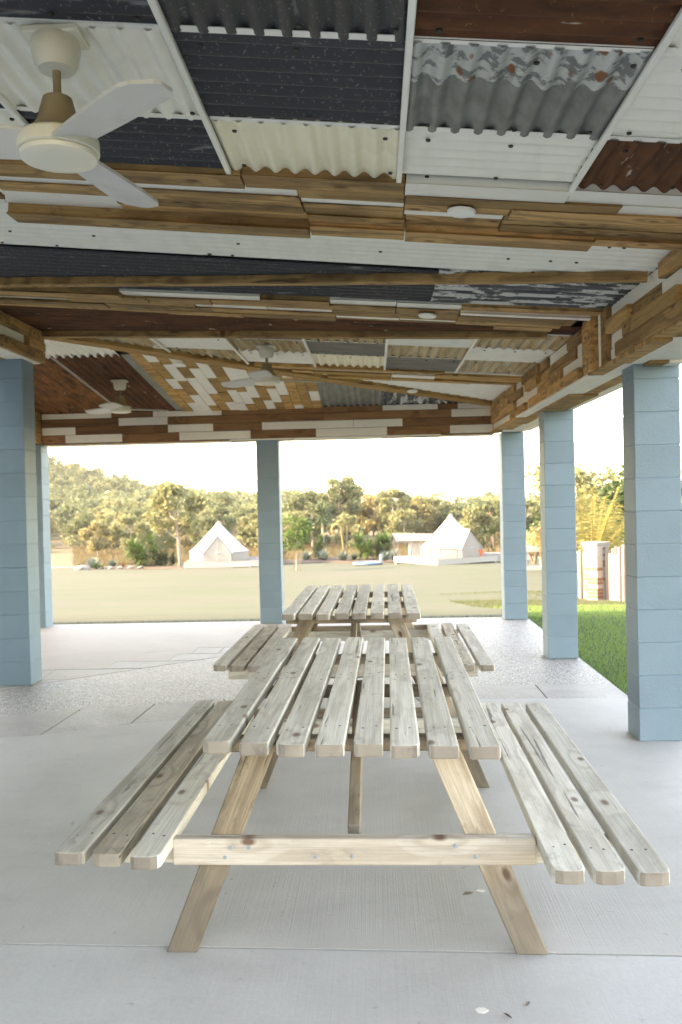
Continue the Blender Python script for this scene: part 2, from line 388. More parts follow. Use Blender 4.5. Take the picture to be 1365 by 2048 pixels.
# ================================================================ terrain and sky side
KY = [-80, 10.7, 13, 17, 19, 22, 30, 45, 60, 70, 90, 700]; KZ = [-.03, -.03, -.20, -.68, -.9, -1.17, -1.65, -2.3, -3.0, -3.43, -3.7, -4.3]
T = lambda y: float(np.interp(y, KY, KZ))
def sheetgrid(name, xs, ys, zf, mat):
    v = [(x, y, zf(x, y)) for y in ys for x in xs]; n = len(xs)
    f = [(j*n+i, j*n+i+1, (j+1)*n+i+1, (j+1)*n+i) for j in range(len(ys)-1) for i in range(n-1)]
    o = link(name, pyd(name, v, f, True), mat); o['kind'] = 'structure'; return o
def bumpz(x, y): return .04*math.sin(x*.7+y*.3)*math.sin(y*.45-x*.2) if y > 14 else 0
sheetgrid('lawn', np.linspace(-70, 60, 66), [-80, -20, -5, 5, 10.7, 11.5, 13, 15, 17, 19, 22, 26, 30, 37, 45, 52, 60, 64.9], lambda x, y: T(y)+bumpz(x, y), 'lawn')
sheetgrid('field', np.linspace(-700, 700, 60), [64.9, 70, 80, 90, 120, 200, 400, 900], lambda x, y: T(y)+(.08 if 60 < y < 66 else 0)-.02+max(0, (y-420))*.0, 'field')
def hillz(x, y):
    h = 25*math.exp(-((x+140)/56)**2)+.8*math.exp(-((x+40)/40)**2)
    return T(y)-.4+h*min(1, max(0, (y-125)/110))**1.1*max(0, min(1, 1-(y-262)/90))*(1+.05*math.sin(x*.13)+.05*math.sin(x*.041+y*.07))
sheetgrid('hill', np.linspace(-420, 420, 64), [122, 135, 150, 170, 190, 210, 235, 270, 330, 420], hillz, 'hillground')

hz = bpy.data.materials.new('haze_air'); hz.use_nodes = True; hz.node_tree.nodes.clear()
hv = hz.node_tree.nodes.new('ShaderNodeVolumePrincipled'); ho = hz.node_tree.nodes.new('ShaderNodeOutputMaterial'); hz.node_tree.links.new(hv.outputs[0], ho.inputs['Volume'])
hv.inputs['Color'].default_value = (.92, .96, 1, 1); hv.inputs['Density'].default_value = .00022; hv.inputs['Anisotropy'].default_value = 0
hb = box('haze', (-760, -95, -7), (760, 960, 34), hz); hb['kind'] = 'stuff'

# ================================================================ floor
floor = link('floor', pyd('floor', [(-14, -3.2, -.02), (1.87, -3.2, -.02), (1.87, 10.72, -.02), (-14, 10.72, -.02), (-14, -3.2, -.2), (1.87, -3.2, -.2), (1.87, 10.72, -.2), (-14, 10.72, -.2)],
        [(0, 1, 2, 3), (4, 5, 1, 0), (5, 6, 2, 1), (6, 7, 3, 2), (7, 4, 0, 3)]), 'conc'); floor['kind'] = 'structure'
def fl(name, pts, mat, z1=0., gap=.004):
    c = np.mean(np.array(pts), 0)
    return prism(name, pts, -.0195, z1, mat, floor)
jy = lambda x: 2.825-.037*x
fl('concrete_slab', [(-14, -3.19), (1.86, -3.19), (1.86, jy(1.86)-.006), (-14, jy(-14)-.006)], 'conc_near')
sf = [(-2.25, 5.525), (-1.72, 5.775), (-1.0, 6.01), (-.3, 6.2), (.3, 6.33), (.733, 6.375), (1.25, 6.36), (1.86, 6.335)]
sb_ = [(-2.22, 6.205), (-1.7, 6.365), (-1.2, 6.49), (-.4, 6.70), (.2, 6.81), (.69, 6.855), (1.25, 6.845), (1.86, 6.825)]
sf = [(-3.3, 5.24), (-2.8, 5.40)]+sf; sb_ = [(-3.3, 5.88), (-2.75, 6.05)]+sb_
fl('concrete_slab', [(1.86, jy(1.86)+.006)]+sf[::-1]+[(-5.6, 5.2), (-5.6, jy(-5.6)+.006)], 'conc')
for i in range(len(sf)-1):
    g = .005; a, b, c, d = sf[i], sf[i+1], sb_[i+1], sb_[i]
    fl('stamped_tile', [(a[0]+g, a[1]+g), (b[0]-g, b[1]+g), (c[0]-g, c[1]-g), (d[0]+g, d[1]-g)], 'stamp', z1=-.001)
dg = lambda y: -3.15+1.178*(y-6.928)
fl('aggregate_panel', [(-3.3, 5.89), *[(p[0], p[1]+.004) for p in sb_[1:]], (1.86, 10.71), (dg(10.71)+.005, 10.71), (dg(6.8)+.005, 6.8)], 'agg', z1=-.003)
rows = [(6.9, 7.30, -3.9), (7.30, 7.74, -3.25), (7.76, 8.09, -2.53), (8.10, 8.46, -2.02), (8.47, 8.82, -1.88), (8.83, 9.2, -1.35), (9.21, 9.6, -1.0), (9.61, 10.0, -.45)]
for y0, y1, x0 in rows:
    xm = (x0+dg(y0))/2
    if dg(y0)-x0 > .5:
        fl('stamped_tile', [(x0, y0+.004), (xm-.004, y0+.004), (xm-.004, y1-.004), (x0, y1-.004)], 'stamp', z1=-.001)
        fl('stamped_tile', [(xm+.004, y0+.004), (dg(y0)-.006, y0+.004), (dg(y1)-.006, y1-.004), (xm+.004, y1-.004)], 'stamp', z1=-.001)
    else:
        fl('stamped_tile', [(x0, y0+.004), (dg(y0)-.006, y0+.004), (dg(y1)-.006, y1-.004), (x0, y1-.004)], 'stamp', z1=-.001)
pts = [(-14, 6.9)]
for y0, y1, x0 in rows: pts += [(x0-.005, y0), (x0-.005, y1)]
fl('concrete_slab', pts+[(dg(10.02)-.006, 10.01), (dg(10.71)-.006, 10.71), (-14, 10.71)], 'conc_far')

# ================================================================ pavilion
pav = thing('pavilion', 'open pavilion with patchwork tin and timber ceiling on blue block columns', 'pavilion', (0, 0, 0))
SL, X0, Z0, YB, SB = .09, 1.46, 2.66, 10.35, .1305
ZA = lambda x, y=0: Z0+SL*(X0-x)
ZB = lambda x, y: Z0+SB*(YB-y)
ZC = lambda x, y: min(ZA(x), ZB(x, y))
nA = Vector((SL, 0, 1)).normalized(); nB = Vector((0, SB, 1)).normalized()
hipY = lambda x: YB-SL*(X0-x)/SB          # the hip line
hipX = lambda y: X0-SB*(YB-y)/SL
# --- columns
def column(x, y, ztop, mats='block'):
    wd, dp = .277, .239
    core = box('column', (x+.004, y+.004, 0), (x+wd-.004, y+dp-.004, ztop), 'block', pav)
    core.data.materials[0] = M['block']
    n = int(ztop/.2); k = 0
    while k*.2 < ztop-.02:
        h = min(.195, ztop-k*.2-.003)
        key = round(h, 3)
        me = column.cache.get(key) or bxm('block', wd, dp, h, .004); column.cache[key] = me
        b = link('block', me, 'block', core, loc=(rnd.uniform(-.0015, .0015), rnd.uniform(-.0015, .0015), k*.2+h/2+.001-ztop/2)); k += 1
column.cache = {}
for x, y, z in ((1.578, 5.219, 2.345), (1.567, 7.893, 2.335), (1.558, 10.447, 2.29), (-1.45, 10.447, 2.29), (-4.42, 10.447, 2.29), (-3.220, 7.07, 2.77), (1.58, 2.55, 2.345), (1.58, -.3, 2.345), (-3.22, 3.0, 2.77), (-7.4, 10.447, 2.29), (-10.4, 10.447, 2.29)):
    column(x, y, z)
# --- roof (one thick shell above the ceiling)
def roof():
    ex, ey, ix, iy, y0 = 1.98, 10.82, -3.30, 7.33, -.6; up_, th = .06, .11
    def zz(x, y): return min(ZC(min(x, X0+.1), min(y, YB+.1)), 3.075)+up_
    xs = sorted(set(list(np.linspace(-14, ix, 5))+list(np.linspace(ix, ex, 14)))); ys = sorted(set(list(np.linspace(y0, iy, 9))+list(np.linspace(iy, ey, 10))))
    idx = {}; v = []; f = []; cells = [(i, j) for i in range(len(xs)-1) for j in range(len(ys)-1) if xs[i] >= ix-1e-6 or ys[j] >= iy-1e-6]; cs = set(cells)
    def V_(i, j, o):
        if (i, j, o) not in idx: idx[(i, j, o)] = len(v); v.append((xs[i], ys[j], zz(xs[i], ys[j])+o*th))
        return idx[(i, j, o)]
    for i, j in cells:
        q = [(i, j), (i+1, j), (i+1, j+1), (i, j+1)]
        f.append(tuple(V_(*p, 1) for p in q)); f.append(tuple(V_(*p, 0) for p in q[::-1]))
        for (a, b), nb in zip(((0, 1), (1, 2), (2, 3), (3, 0)), ((i, j-1), (i+1, j), (i, j+1), (i-1, j))):
            if nb not in cs: f.append((V_(*q[a], 0), V_(*q[b], 0), V_(*q[b], 1), V_(*q[a], 1)))
    link('roof', pyd('roof', v, f), 'lining', pav)
    box('fascia', (ex, y0, 2.60), (ex+.025, ey, 2.83), 'trim', pav); box('fascia', (-14, ey, 2.60), (ex, ey+.025, 2.83), 'trim', pav)
roof()
# --- corrugated sheets
PITCH_, AMP = .078, .0115
def sheet(x0, x1, ya, yb, rib, mat, surf='A', clip=0, dz=0.):
    """x0..x1, ya/yb = (left,right) Y of the near and far edge; rib 'x' or 'y'; clip keeps it on its own side of the hip"""
    ya = ya if isinstance(ya, tuple) else (ya, ya); yb = yb if isinstance(yb, tuple) else (yb, yb)
    zf, n = (ZA, nA) if surf == 'A' else (ZB, nB)
    v = []; f = []
    def P(s, t, h):
        x = x0+(x1-x0)*s; y = (ya[0]+(ya[1]-ya[0])*s)*(1-t)+(yb[0]+(yb[1]-yb[0])*s)*t
        if clip == 1: y = max(y, hipY(x)+.005)          # B side
        if clip == 2: x = max(x, hipX(y)+.01)           # A side
        return Vector((x, y, zf(x, y)+dz))+n*h
    wid = abs(x1-x0) if rib == 'y' else abs((yb[0]+yb[1]-ya[0]-ya[1])/2)
    ns = max(8, int(round(wid/PITCH_*8))); nl = 8 if clip == 2 else 2
    ph = rnd.uniform(0, 6)
    c = P(.5, .5, 0)
    for i in range(ns+1):
        q = i/ns; h = AMP*math.sin(2*math.pi*q*wid/PITCH_+ph) if not (mat == 's_white' and rib == 'x') else AMP*(2*abs(math.sin(math.pi*q*wid/PITCH_+ph))-1)
        for j in range(nl):
            s, t = (q, j/(nl-1)) if rib == 'y' else (j/(nl-1), q)
            v.append(P(s, t, h)-c)
    for i in range(ns):
        for j in range(nl-1): f.append((i*nl+j, (i+1)*nl+j, (i+1)*nl+j+1, i*nl+j+1))
    # local frame: x along the ribs
    rot = Matrix.Rotation(-math.pi/2, 3, 'Z') if rib == 'y' else Matrix.Identity(3)
    v = [rot @ p for p in v]
    me = pyd('corrugated_sheet', v, f, True)
    return link('corrugated_sheet', me, mat, pav, mtx=Matrix.Translation(c) @ rot.inverted().to_4x4())
GX = [-2.568, -1.895, -1.221, -.548, .125, .797, 1.468]
front = {  # row -> materials per column (None = leave)
 (1.24, 1.80): ['s_white y', 's_char x', 's_rust x', 's_white y', 's_char x', 's_galv y'],
 (1.80, 2.37): ['s_char x', 's_rust y', 's_char x', 's_char y', 's_rust x', 's_white y'],
 (2.37, 2.93): ['s_rust y', 's_char x', 's_white y', 's_char x', 's_lap y', 's_white x'],
 (2.93, 3.375): ['s_char x', 's_white y', 's_char x', 's_cream y', 's_white x', 's_rust y']}
for (a, b), ms in front.items():
    for i, t in enumerate(ms):
        k, rb = t.split(); sheet(GX[i]+.004, GX[i+1]-.004, a+.004, b-.004+(.03 if b > 3.3 and rb == 'y' else (.012 if rb == 'y' else -.006)), rb, k)
def batten(p, q, wd=.022, t=.016, dz=-.012):
    p = Vector(p); q = Vector(q); s = (q-p).normalized(); n = -nA; y = n.cross(s).normalized()*wd/2
    o = n*(-dz)
    board('batten', p-y+o, q-y+o, q+y+o, p+y+o, t, 'trim', pav)
def PA(x, y): return Vector((x, y, ZA(x)))
def PB(x, y): return Vector((x, y, ZB(x, y)))
for x in GX[1:-1]: batten(PA(x, 1.24), PA(x, 3.41))
for y in (1.80, 2.37, 2.93):
    for i in range(6): batten(PA(GX[i]+.012, y), PA(GX[i+1]-.012, y), .03, .003, -.001)
# white and black long strips
for xa, xb in ((-2.95, -.9), (-.9, 1.47)): sheet(xa, xb, 3.86, 4.655, 'x', 's_white')
sheet(-2.95, -.2, 4.66, (5.70, 5.47), 'x', 's_char'); sheet(-.2, .38, 4.66, (5.47, 5.42), 'x', 's_char', dz=-.003)
sheet(.38, 1.465, 4.66, (5.42, 5.33), 'x', 's_peel', dz=-.006)
mb = lambda x: 5.315-.0745*(x-1.44)
wb2 = lambda x: 5.93-.053*(x-1.45)
s2 = lambda x: 6.04-.30*(x-1.46)
s1 = lambda x: 4.48-.253*(x-1.45)
sheet(-2.9, -.9, (wb2(-2.9)-.05, wb2(-.9)-.05), (s2(-2.9)+.05, s2(-.9)+.05), 'x', 's_rust')
sheet(-.9, 1.46, (wb2(-.9)-.05, wb2(1.46)-.05), (s2(-.9)+.03, s2(1.46)+.03), 'x', 's_rust', dz=-.003)
# far grid
ry = lambda y, x: y-.11*(x-.165)
RY = [5.76, 6.36, 6.966, 7.57, 8.227]
far = [['s_char x', 's_rust x', 's_dull x', 's_tan y', 's_white x', 's_char x'],
       ['s_white x', 's_cream y', 's_dull x', 's_tan y', 's_white x', 's_tan y'],
       ['s_tan y', 's_white x', 's_tan y', 's_dull x', 's_tan y', 's_white x'],
       ['s_white x', 's_tan y', 's_white x', 's_cream y', 's_dull x', 's_tan y']]
for r, ms in enumerate(far):
    for i, t in enumerate(ms):
        k, rb = t.split(); a, b = GX[i]+.004, GX[i+1]-.004
        y0a, y0b = ry(RY[r], a), ry(RY[r], b)
        y0a, y0b = max(y0a, s2(a)+.01), max(y0b, s2(b)+.01)
        y1a, y1b = ry(RY[r+1], a), ry(RY[r+1], b)
        if y1a < y0a+.05 and y1b < y0b+.05: continue
        y1a, y1b = max(y1a, y0a+.02), max(y1b, y0b+.02)
        if hipY((a+b)/2) < (y0a+y1a)/2-.05 and hipX(y0a) > b: continue
        sheet(a, b, (y0a, y0b), (y1a, y1b), rb, k, clip=2 if hipX(y1a) > a else 0)
for x in GX[1:-1]:
    ya, yb = s2(x)+.04, min(ry(8.24, x), hipY(x)-.03)
    if yb > ya: batten(PA(x, ya), PA(x, yb))
for y in RY[1:-1]:
    for i in range(6):
        a, b = GX[i]+.012, GX[i+1]-.012
        if ry(y, a) < s2(a)+.02 or ry(y, a) > hipY(a)-.05: continue
        batten(PA(a, ry(y, a)), PA(b, ry(y, b)), .03, .003, -.001)
for xa, xb in ((-1.7, .1), (.1, 1.46)): sheet(xa, xb, (ry(8.75, xa), ry(8.75, xb)), (10.33, 10.33), 'x', 's_white', clip=2)
# rear slope
sheet(-4.15, -2.42, 7.3, 8.12, 'y', 's_white', 'B', 1)
sheet(-4.15, -3.83, 8.08, 10.36, 'y', 's_rustorange', 'B', dz=.004); sheet(-3.83, -3.085, 8.08, 10.36, 'y', 's_rustorange', 'B', dz=.001); sheet(-3.085, -2.42, 8.08, 10.36, 'y', 's_rust', 'B')
sheet(-.61, .13, 9.2, 10.36, 'y', 's_galv', 'B', 1); sheet(.13, 1.05, 9.6, 10.36, 'y', 's_peel', 'B', 1)
sheet(-14, -4.45, 7.5, 10.36, 'y', 's_white', 'B')
board('metal_flashing', PB(-2.41, 8.1), PB(-2.41, 10.36), PB(-2.31, 10.36), PB(-2.31, 8.1), -.012, 's_galv', pav)
board('white_joint_strip', PB(-3.1, 8.12), PB(-3.1, 10.2), PB(-3.075, 10.2), PB(-3.075, 8.12), -.02, 'trim', pav)
sv = []; sf_ = []
def screw(p, n):
    n = Vector(n); a = n.cross(Vector((0, 1, 0))).normalized(); b = n.cross(a); k = len(sv); p = Vector(p)-n*(AMP+.001)
    for h, rad in ((0, .009), (.005, .008)):
        for i in range(8): sv.append(p-n*h+(a*math.cos(i*.785)+b*math.sin(i*.785))*rad)
    sf_.append(tuple(k+8+i for i in range(8)))
    for i in range(8): sf_.append((k+i, k+(i+1) % 8, k+8+(i+1) % 8, k+8+i))
for ya, yb in ((1.80, 2.37), (2.37, 2.93), (2.93, 3.375)):
    for i in range(6):
        for y in (ya+.07, yb-.06):
            for q in (.09, .36, .62): 
                if rnd.random() < .7: screw(PA(GX[i]+q+rnd.uniform(-.02, .02), y+rnd.uniform(-.01, .01)), nA)
for r_ in range(1, 4):
    for i in range(6):
        for y in (RY[r_]+.06, RY[r_+1]-.06):
            for q in (.12, .36, .6):
                x_ = GX[i]+q; yy_ = ry(y, x_)
                if rnd.random() < .5 and s2(x_)+.08 < yy_ < hipY(x_)-.1: screw(PA(x_, yy_), nA)
for k in range(26):
    x_ = rnd.uniform(-2.4, 1.3); screw(PA(x_, rnd.choice((4.08, 4.36, 4.58))), nA)
for x_ in (-3.0, -2.85, -2.6): screw(PB(x_, 8.0), nB)
link('roofing_screws', pyd('roofing_screws', sv, sf_), 'black', pav)['kind'] = 'stuff'
# --- ceiling boards: (x0,x1,y0,y1,thickness,mat)
def cb(x0, x1, ya, yb, t, mat, P=PA, n=nA, off=.0):
    ya = ya if isinstance(ya, tuple) else (ya, ya); yb = yb if isinstance(yb, tuple) else (yb, yb)
    g = .0025; o = n*(.012+off)
    a, b, c, d = P(x0+g, ya[0]+g)+o, P(x1-g, ya[1]+g)+o, P(x1-g, yb[1]-g)+o, P(x0+g, yb[0]-g)+o
    board('ceiling_board', a, d, c, b, 0, mat, pav) if False else None
    q = board('ceiling_board', a, b, c, d, -(t+.012), mat, pav)
    return q
W, B_ = 'whiteboard', 'hardwood'
for r in [
 (-2.7, -.50, 3.375, 3.50, .055, B_), (-.50, .15, 3.375, 3.50, .035, B_), (.15, .80, 3.375, 3.50, .022, W), (.80, 1.455, 3.375, 3.455, .016, W),
 (-2.7, -.29, 3.50, 3.585, .018, W), (-.29, .155, 3.50, 3.585, .038, B_), (.155, 1.03, 3.50, 3.585, .05, B_), (.80, 1.455, 3.455, 3.497, .014, W), (1.03, 1.455, 3.50, 3.585, .020, W),
 (-2.7, -1.60, 3.585, 3.68, .030, B_), (-1.60, -.285, 3.585, 3.68, .05, B_), (-.285, .155, 3.585, 3.66, .016, W), (.155, .60, 3.585, 3.68, .030, B_), (.60, 1.455, 3.585, 3.68, .065, B_),
 (-2.7, -1.63, 3.68, 3.79, .055, B_), (-1.63, -1.12, 3.68, 3.79, .018, W), (-1.12, -.28, 3.68, 3.79, .036, B_), (-.28, .155, 3.66, 3.79, .030, B_), (.155, .585, 3.68, 3.75, .014, W), (.585, 1.455, 3.68, 3.79, .035, B_),
 (-2.7, -1.66, 3.79, 3.88, .016, W), (-1.66, -1.12, 3.79, 3.88, .015, W), (-1.12, -.27, 3.79, 3.88, .022, B_), (-.27, .165, 3.79, 3.88, .060, B_), (.165, .585, 3.75, 3.88, .006, B_), (.585, 1.455, 3.79, 3.88, .045, B_),
 (-1.66, -.265, 3.88, 3.98, .085, B_), (-.265, .17, 3.88, 3.99, .065, B_), (.17, 1.02, 3.88, 4.0, .068, B_), (1.02, 1.455, 3.88, 3.95, .055, B_)]:
    x0_, x1_, y0_, y1_, t_, m_ = r
    cb(x0_, x1_, y0_, y1_, t_+.006 if m_ == W else t_*.9 if y0_ > 3.87 else .016+t_*.35, m_)
# band across the ceiling that turns down the bulkhead
def band2(x0, x1, f0, f1, t, mat):
    L = lambda x, f: mb(x)+(wb2(x)-mb(x))*f
    t = t+.006 if mat == W else .014+t*.45
    cb(x0, x1, (L(x0, f0), L(x1, f0)), (L(x0, f1), L(x1, f1)), t, mat)
for r in [(-2.95, -1.65, 0, .2, .09, B_), (-1.65, -.71, 0, .2, .016, W), (-.71, -.26, 0, .2, .06, B_), (-.26, .17, 0, .2, .016, W), (.17, .58, 0, .2, .02, W), (.58, 1.44, 0, .16, .045, B_),
          (-2.95, -2.0, .2, .42, .05, B_), (-2.0, -1.5, .2, .42, .065, B_), (-1.5, -1.06, .2, .42, .05, B_), (-1.06, -.70, .2, .42, .04, B_), (-.70, -.24, .2, .36, .06, B_), (-.26, .17, .2, .5, .045, B_), (.17, .58, .2, .5, .05, B_), (.58, 1.39, .16, .22, .05, W), (.58, 1.39, .22, .36, .02, B_),
          (-2.95, -2.1, .42, .6, .018, W), (-2.1, -1.2, .42, .6, .05, B_), (-1.2, -.70, .42, .62, .02, W), (-.70, -.24, .36, .62, .018, W), (-.26, .2, .5, .72, .04, B_), (.17, .62, .5, .72, .04, B_), (.58, 1.33, .36, .62, .07, B_),
          (-2.95, -1.85, .6, .82, .07, B_), (-1.85, -1.1, .62, .82, .055, B_), (-1.1, -.24, .62, .82, .05, B_), (-.24, .2, .72, .9, .016, W), (.2, .85, .72, .86, .016, W), (.58, 1.28, .62, .84, .05, B_),
          (-2.95, -1.45, .82, 1.0, .05, B_), (-1.45, -.9, .82, 1.0, .065, B_), (-.9, -.24, .82, 1.0, .055, B_), (.85, 1.24, .84, 1.0, .06, B_), (-.24, .85, .9, 1.0, .012, B_)]:
    band2(*r)
# far timber band
for r in [(-1.75, -.55, 8.227, 8.36, .03, B_), (-.55, .7, 8.227, 8.34, .03, B_), (.7, 1.455, 8.227, 8.30, .016, W),
          (-1.75, -.3, 8.36, 8.47, .016, W), (-.3, .2, 8.34, 8.47, .016, W), (.2, .62, 8.34, 8.50, .05, W), (.62, 1.455, 8.30, 8.50, .04, B_),
          (-1.75, -.6, 8.47, 8.60, .03, B_), (-.6, .2, 8.47, 8.60, .035, B_), (.2, .62, 8.50, 8.62, .045, B_), (.62, 1.455, 8.50, 8.64, .03, B_),
          (-1.75, .2, 8.60, 8.73, .016, W), (.2, 1.0, 8.62, 8.74, .05, B_), (1.0, 1.455, 8.64, 8.74, .016, W),
          (-1.75, .2, 8.73, 8.84, .04, B_), (.2, 1.455, 8.74, 8.84, .03, B_)]:
    x0, x1, y0, y1, t, m_ = r
    if x0 < -1.1: x0 = max(x0, hipX(ry(y1, -1.2))+.05)
    cb(x0, x1, (ry(y0, x0), ry(y0, x1)), (ry(y1, x0), ry(y1, x1)), t, 'orangewood' if m_ == B_ else m_)
# crooked cover strips along the folds and the hip
def strip(p, q, wd, t, mat, n=nA, wob=.012):
    p = Vector(p); q = Vector(q); s = (q-p).normalized(); y = (-n).cross(s).normalized()*wd/2; o = -n*.008
    return board('cover_strip', p-y+o, q-y+o, q+y+o, p+y+o, t, mat, pav, wob=wob)
strip(PA(-2.86, s1(-2.86)), PA(1.44, s1(1.44)), .062, .05, 'hardwood')
strip(PA(-2.86, s2(-2.86)), PA(1.25, s2(1.25)), .06, .05, 'hardwood')
nh = (nA+nB).normalized()
strip(PA(-2.87, hipY(-2.87)), PA(1.44, hipY(1.44)), .15, .045, 'orangewood', nh, .014)
strip(PA(-2.4, hipY(-2.4)+.09), PA(.6, hipY(.6)+.085), .07, .05, 'orangewood', nh, .012)
# herringbone boards of the rear slope
x = -2.305; i = 0; cw = (2.305-.61)/15
pattern = ['BBBBB', 'WBWBW', 'WWBWB', 'BWWBW', 'BBWWB', 'WBBWW', 'WWBBW', 'BWBWB', 'BBWWB', 'WBBBW', 'BWBWB', 'BBWBW', 'WBBWB', 'BBBBW', 'BWBBB']
while i < 15:
    y = 10.36; j = 0; first = .18+.17*((i*3) % 4)/2
    while y > hipY(x+cw)+.03:
        L = first if j == 0 else (.60 if (i+j) % 3 else .42)
        y1 = max(y-L, hipY(x+cw)+.03)
        if y-y1 > .03:
            wmat = 'whiteboard' if pattern[i][j % 5] == 'W' else 'orangewood'
            cb(x, x+cw, y1, y, .014+.012*rnd.random(), wmat, PB, nB)
        y = y1; j += 1
    x += cw; i += 1
# --- back beam
def beam_core(name, a, b, mat='lining'): return box(name, a, b, mat, pav)
bb = beam_core('back_beam', (-14, 10.385, 2.285), (1.47, 10.66, 2.72))
def wallb(u0, u1, z0, z1, t, mat, axis, pos, parent, name='board'):
    g = .002
    if axis == 'Y':   # face looking to -Y at Y=pos
        a, b, c, d = (u0+g, pos, z0+g), (u1-g, pos, z0+g), (u1-g, pos, z1-g), (u0+g, pos, z1-g)
    elif axis == 'X':  # face looking to -X at X=pos ; u is Y
        a, b, c, d = (pos, u1-g, z0+g), (pos, u0+g, z0+g), (pos, u0+g, z1-g), (pos, u1-g, z1-g)
    else:             # axis 'x' face looking to +X
        a, b, c, d = (pos, u0+g, z0+g), (pos, u1-g, z0+g), (pos, u1-g, z1-g), (pos, u0+g, z1-g)
    o = board(name, a, b, c, d, t, mat, None)
    mw = o.matrix_basis.copy(); o.parent = parent; o.matrix_local = Matrix.Translation(parent.location).inverted() @ mw
    return o
R_ = 'redwood'
br = [
 (2.585, 2.655, [(-4.09, -3.22, W), (-3.22, -2.7, R_), (-2.7, -1.85, W), (-1.85, .12, R_), (.12, .79, W), (.79, 1.03, R_), (1.03, 1.45, W)]),
 (2.487, 2.585, [(-4.09, -3.13, R_), (-3.13, -2.52, W), (-2.52, -.60, R_), (-.60, .95, R_), (.95, 1.45, W)]),
 (2.39, 2.487, [(-4.09, -3.67, W), (-3.67, -2.52, R_), (-2.52, -1.96, W), (-1.96, -1.36, R_), (-1.36, -.24, W), (-.24, .36, W), (.36, 1.45, R_)]),
 (2.288, 2.39, [(-4.09, -3.80, R_), (-3.80, -3.09, W), (-3.09, -2.38, R_), (-2.38, -1.5, W), (-1.5, -.70, R_), (-.70, .17, W), (.17, .93, R_), (.93, 1.45, W)])]
for z0, z1, segs in br:
    for a, b, mt in segs: wallb(a, b, z0, z1, .018+.008*rnd.random(), mt, 'Y', 10.384, bb)
def soff(x0, x1, y0, y1, z, t, mat, parent):
    o = board('soffit_board', (x0, y1, z), (x1, y1, z), (x1, y0, z), (x0, y0, z), t, mat, None)
    mw = o.matrix_basis.copy(); o.parent = parent; o.matrix_local = Matrix.Translation(parent.location).inverted() @ mw
xx = -4.1
while xx < 1.45:
    L = rnd.uniform(.7, 1.5)
    for k, (ya, yb) in enumerate(((10.37, 10.445), (10.447, 10.55), (10.552, 10.655))): soff(xx, min(xx+L-.004, 1.47), ya, yb, 2.284, .012+.004*k, [W, R_, W][(k+int(xx*2)) % 3], bb)
    xx += L
# --- right bulkhead
rb_ = beam_core('right_beam', (1.475, -.55, 2.305), (1.85, 10.66, 2.74))
zr = [(2.565, 2.652), (2.478, 2.565), (2.390, 2.478), (2.303, 2.390)]
H = B_
rrows = [
 [(-.5, .5, H, .04), (.5, 2.2, W, .015), (2.2, 4.28, H, .05), (4.28, 5.24, W, .012), (5.84, 6.35, H, .035), (6.35, 7.05, W, .012), (7.05, 7.4, H, .03), (7.4, 8.2, H, .05), (8.2, 8.7, W, .015), (8.7, 9.3, H, .04), (9.3, 10.36, H, .05)],
 [(-.5, 1.4, H, .03), (1.4, 3.1, H, .05), (3.1, 4.33, W, .015), (4.33, 4.80, H, .02), (4.80, 5.24, H, .055), (5.84, 6.10, W, .015), (6.10, 7.02, H, .03), (7.02, 7.45, H, .012), (7.45, 8.02, H, .055), (8.02, 8.30, W, .015), (8.30, 9.1, H, .04), (9.1, 10.36, H, .05)],
 [(-.5, .2, W, .02), (.2, 2.6, H, .045), (2.6, 4.02, W, .012), (4.02, 4.87, H, .06), (4.87, 5.24, W, .015), (5.84, 6.55, W, .018), (6.55, 7.45, H, .045), (7.45, 8.68, W, .018), (8.68, 10.36, H, .05)],
 [(-.5, 1.0, H, .05), (1.0, 2.9, W, .02), (2.9, 5.0, H, .065), (5.0, 5.24, W, .02), (5.93, 7.8, H, .06), (7.8, 8.05, W, .02), (8.05, 8.92, H, .055), (8.92, 10.36, W, .02)]]
for (z0, z1), segs in zip(zr, rrows):
    for a, b, mt, t in segs: wallb(a, b, z0, z1, t, mt, 'X', 1.474, rb_)
for a, b, mt, t in [(5.245, 5.37, H, .045), (5.37, 5.41, W, .05), (5.41, 5.50, H, .025), (5.50, 5.70, H, .075), (5.70, 5.83, H, .05)]:
    wallb(a, b, 2.303, 2.655, t, mt, 'X', 1.474, rb_)
yy = -.5
k = 0
while yy < 10.3:
    L = rnd.uniform(.55, 1.3)
    for j, (xa, xb) in enumerate(((1.42, 1.52), (1.522, 1.635), (1.637, 1.75), (1.752, 1.845))):
        kk = (k*5+j*3) % 7
        soff(xa, xb, yy, min(yy+L-.004, 10.4), 2.303, .012+.016*(kk in (1, 4)), W if kk in (0, 3, 5) and j < 3 else (H if j < 3 else 'trim'), rb_)
    yy += L; k += 1
# --- left bulkhead above the inner column and the beam behind it
lb = beam_core('left_beam', (-3.22, -.5, 2.775), (-2.905, 7.33, 3.07))
for z0, z1, segs in [(2.945, 3.045, [(-.5, 1.5, H, .05), (1.5, 5.2, H, .03), (5.2, 7.37, H, .04)]), (2.865, 2.945, [(-.5, 2, W, .02), (2, 4.6, H, .03), (4.6, 6.98, W, .018), (7.02, 7.37, H, .05)]), (2.768, 2.865, [(-.5, 3.6, H, .05), (3.6, 6.52, W, .02), (6.54, 7.37, H, .045)])]:
    for a, b, mt, t in segs: wallb(a, b, z0, z1, t, mt, 'x', -2.904, lb)
for xa, xb, mt in ((-3.22, -3.08, H), (-3.078, -2.90, W)):
    for ya, yb in ((3, 5.1), (5.1, 7.36)): soff(xa, xb, ya, yb-.004, 2.774, .012, mt, lb)
wallb(-3.2, -2.88, 2.77, 3.045, .02, H, 'Y', 7.34, lb)
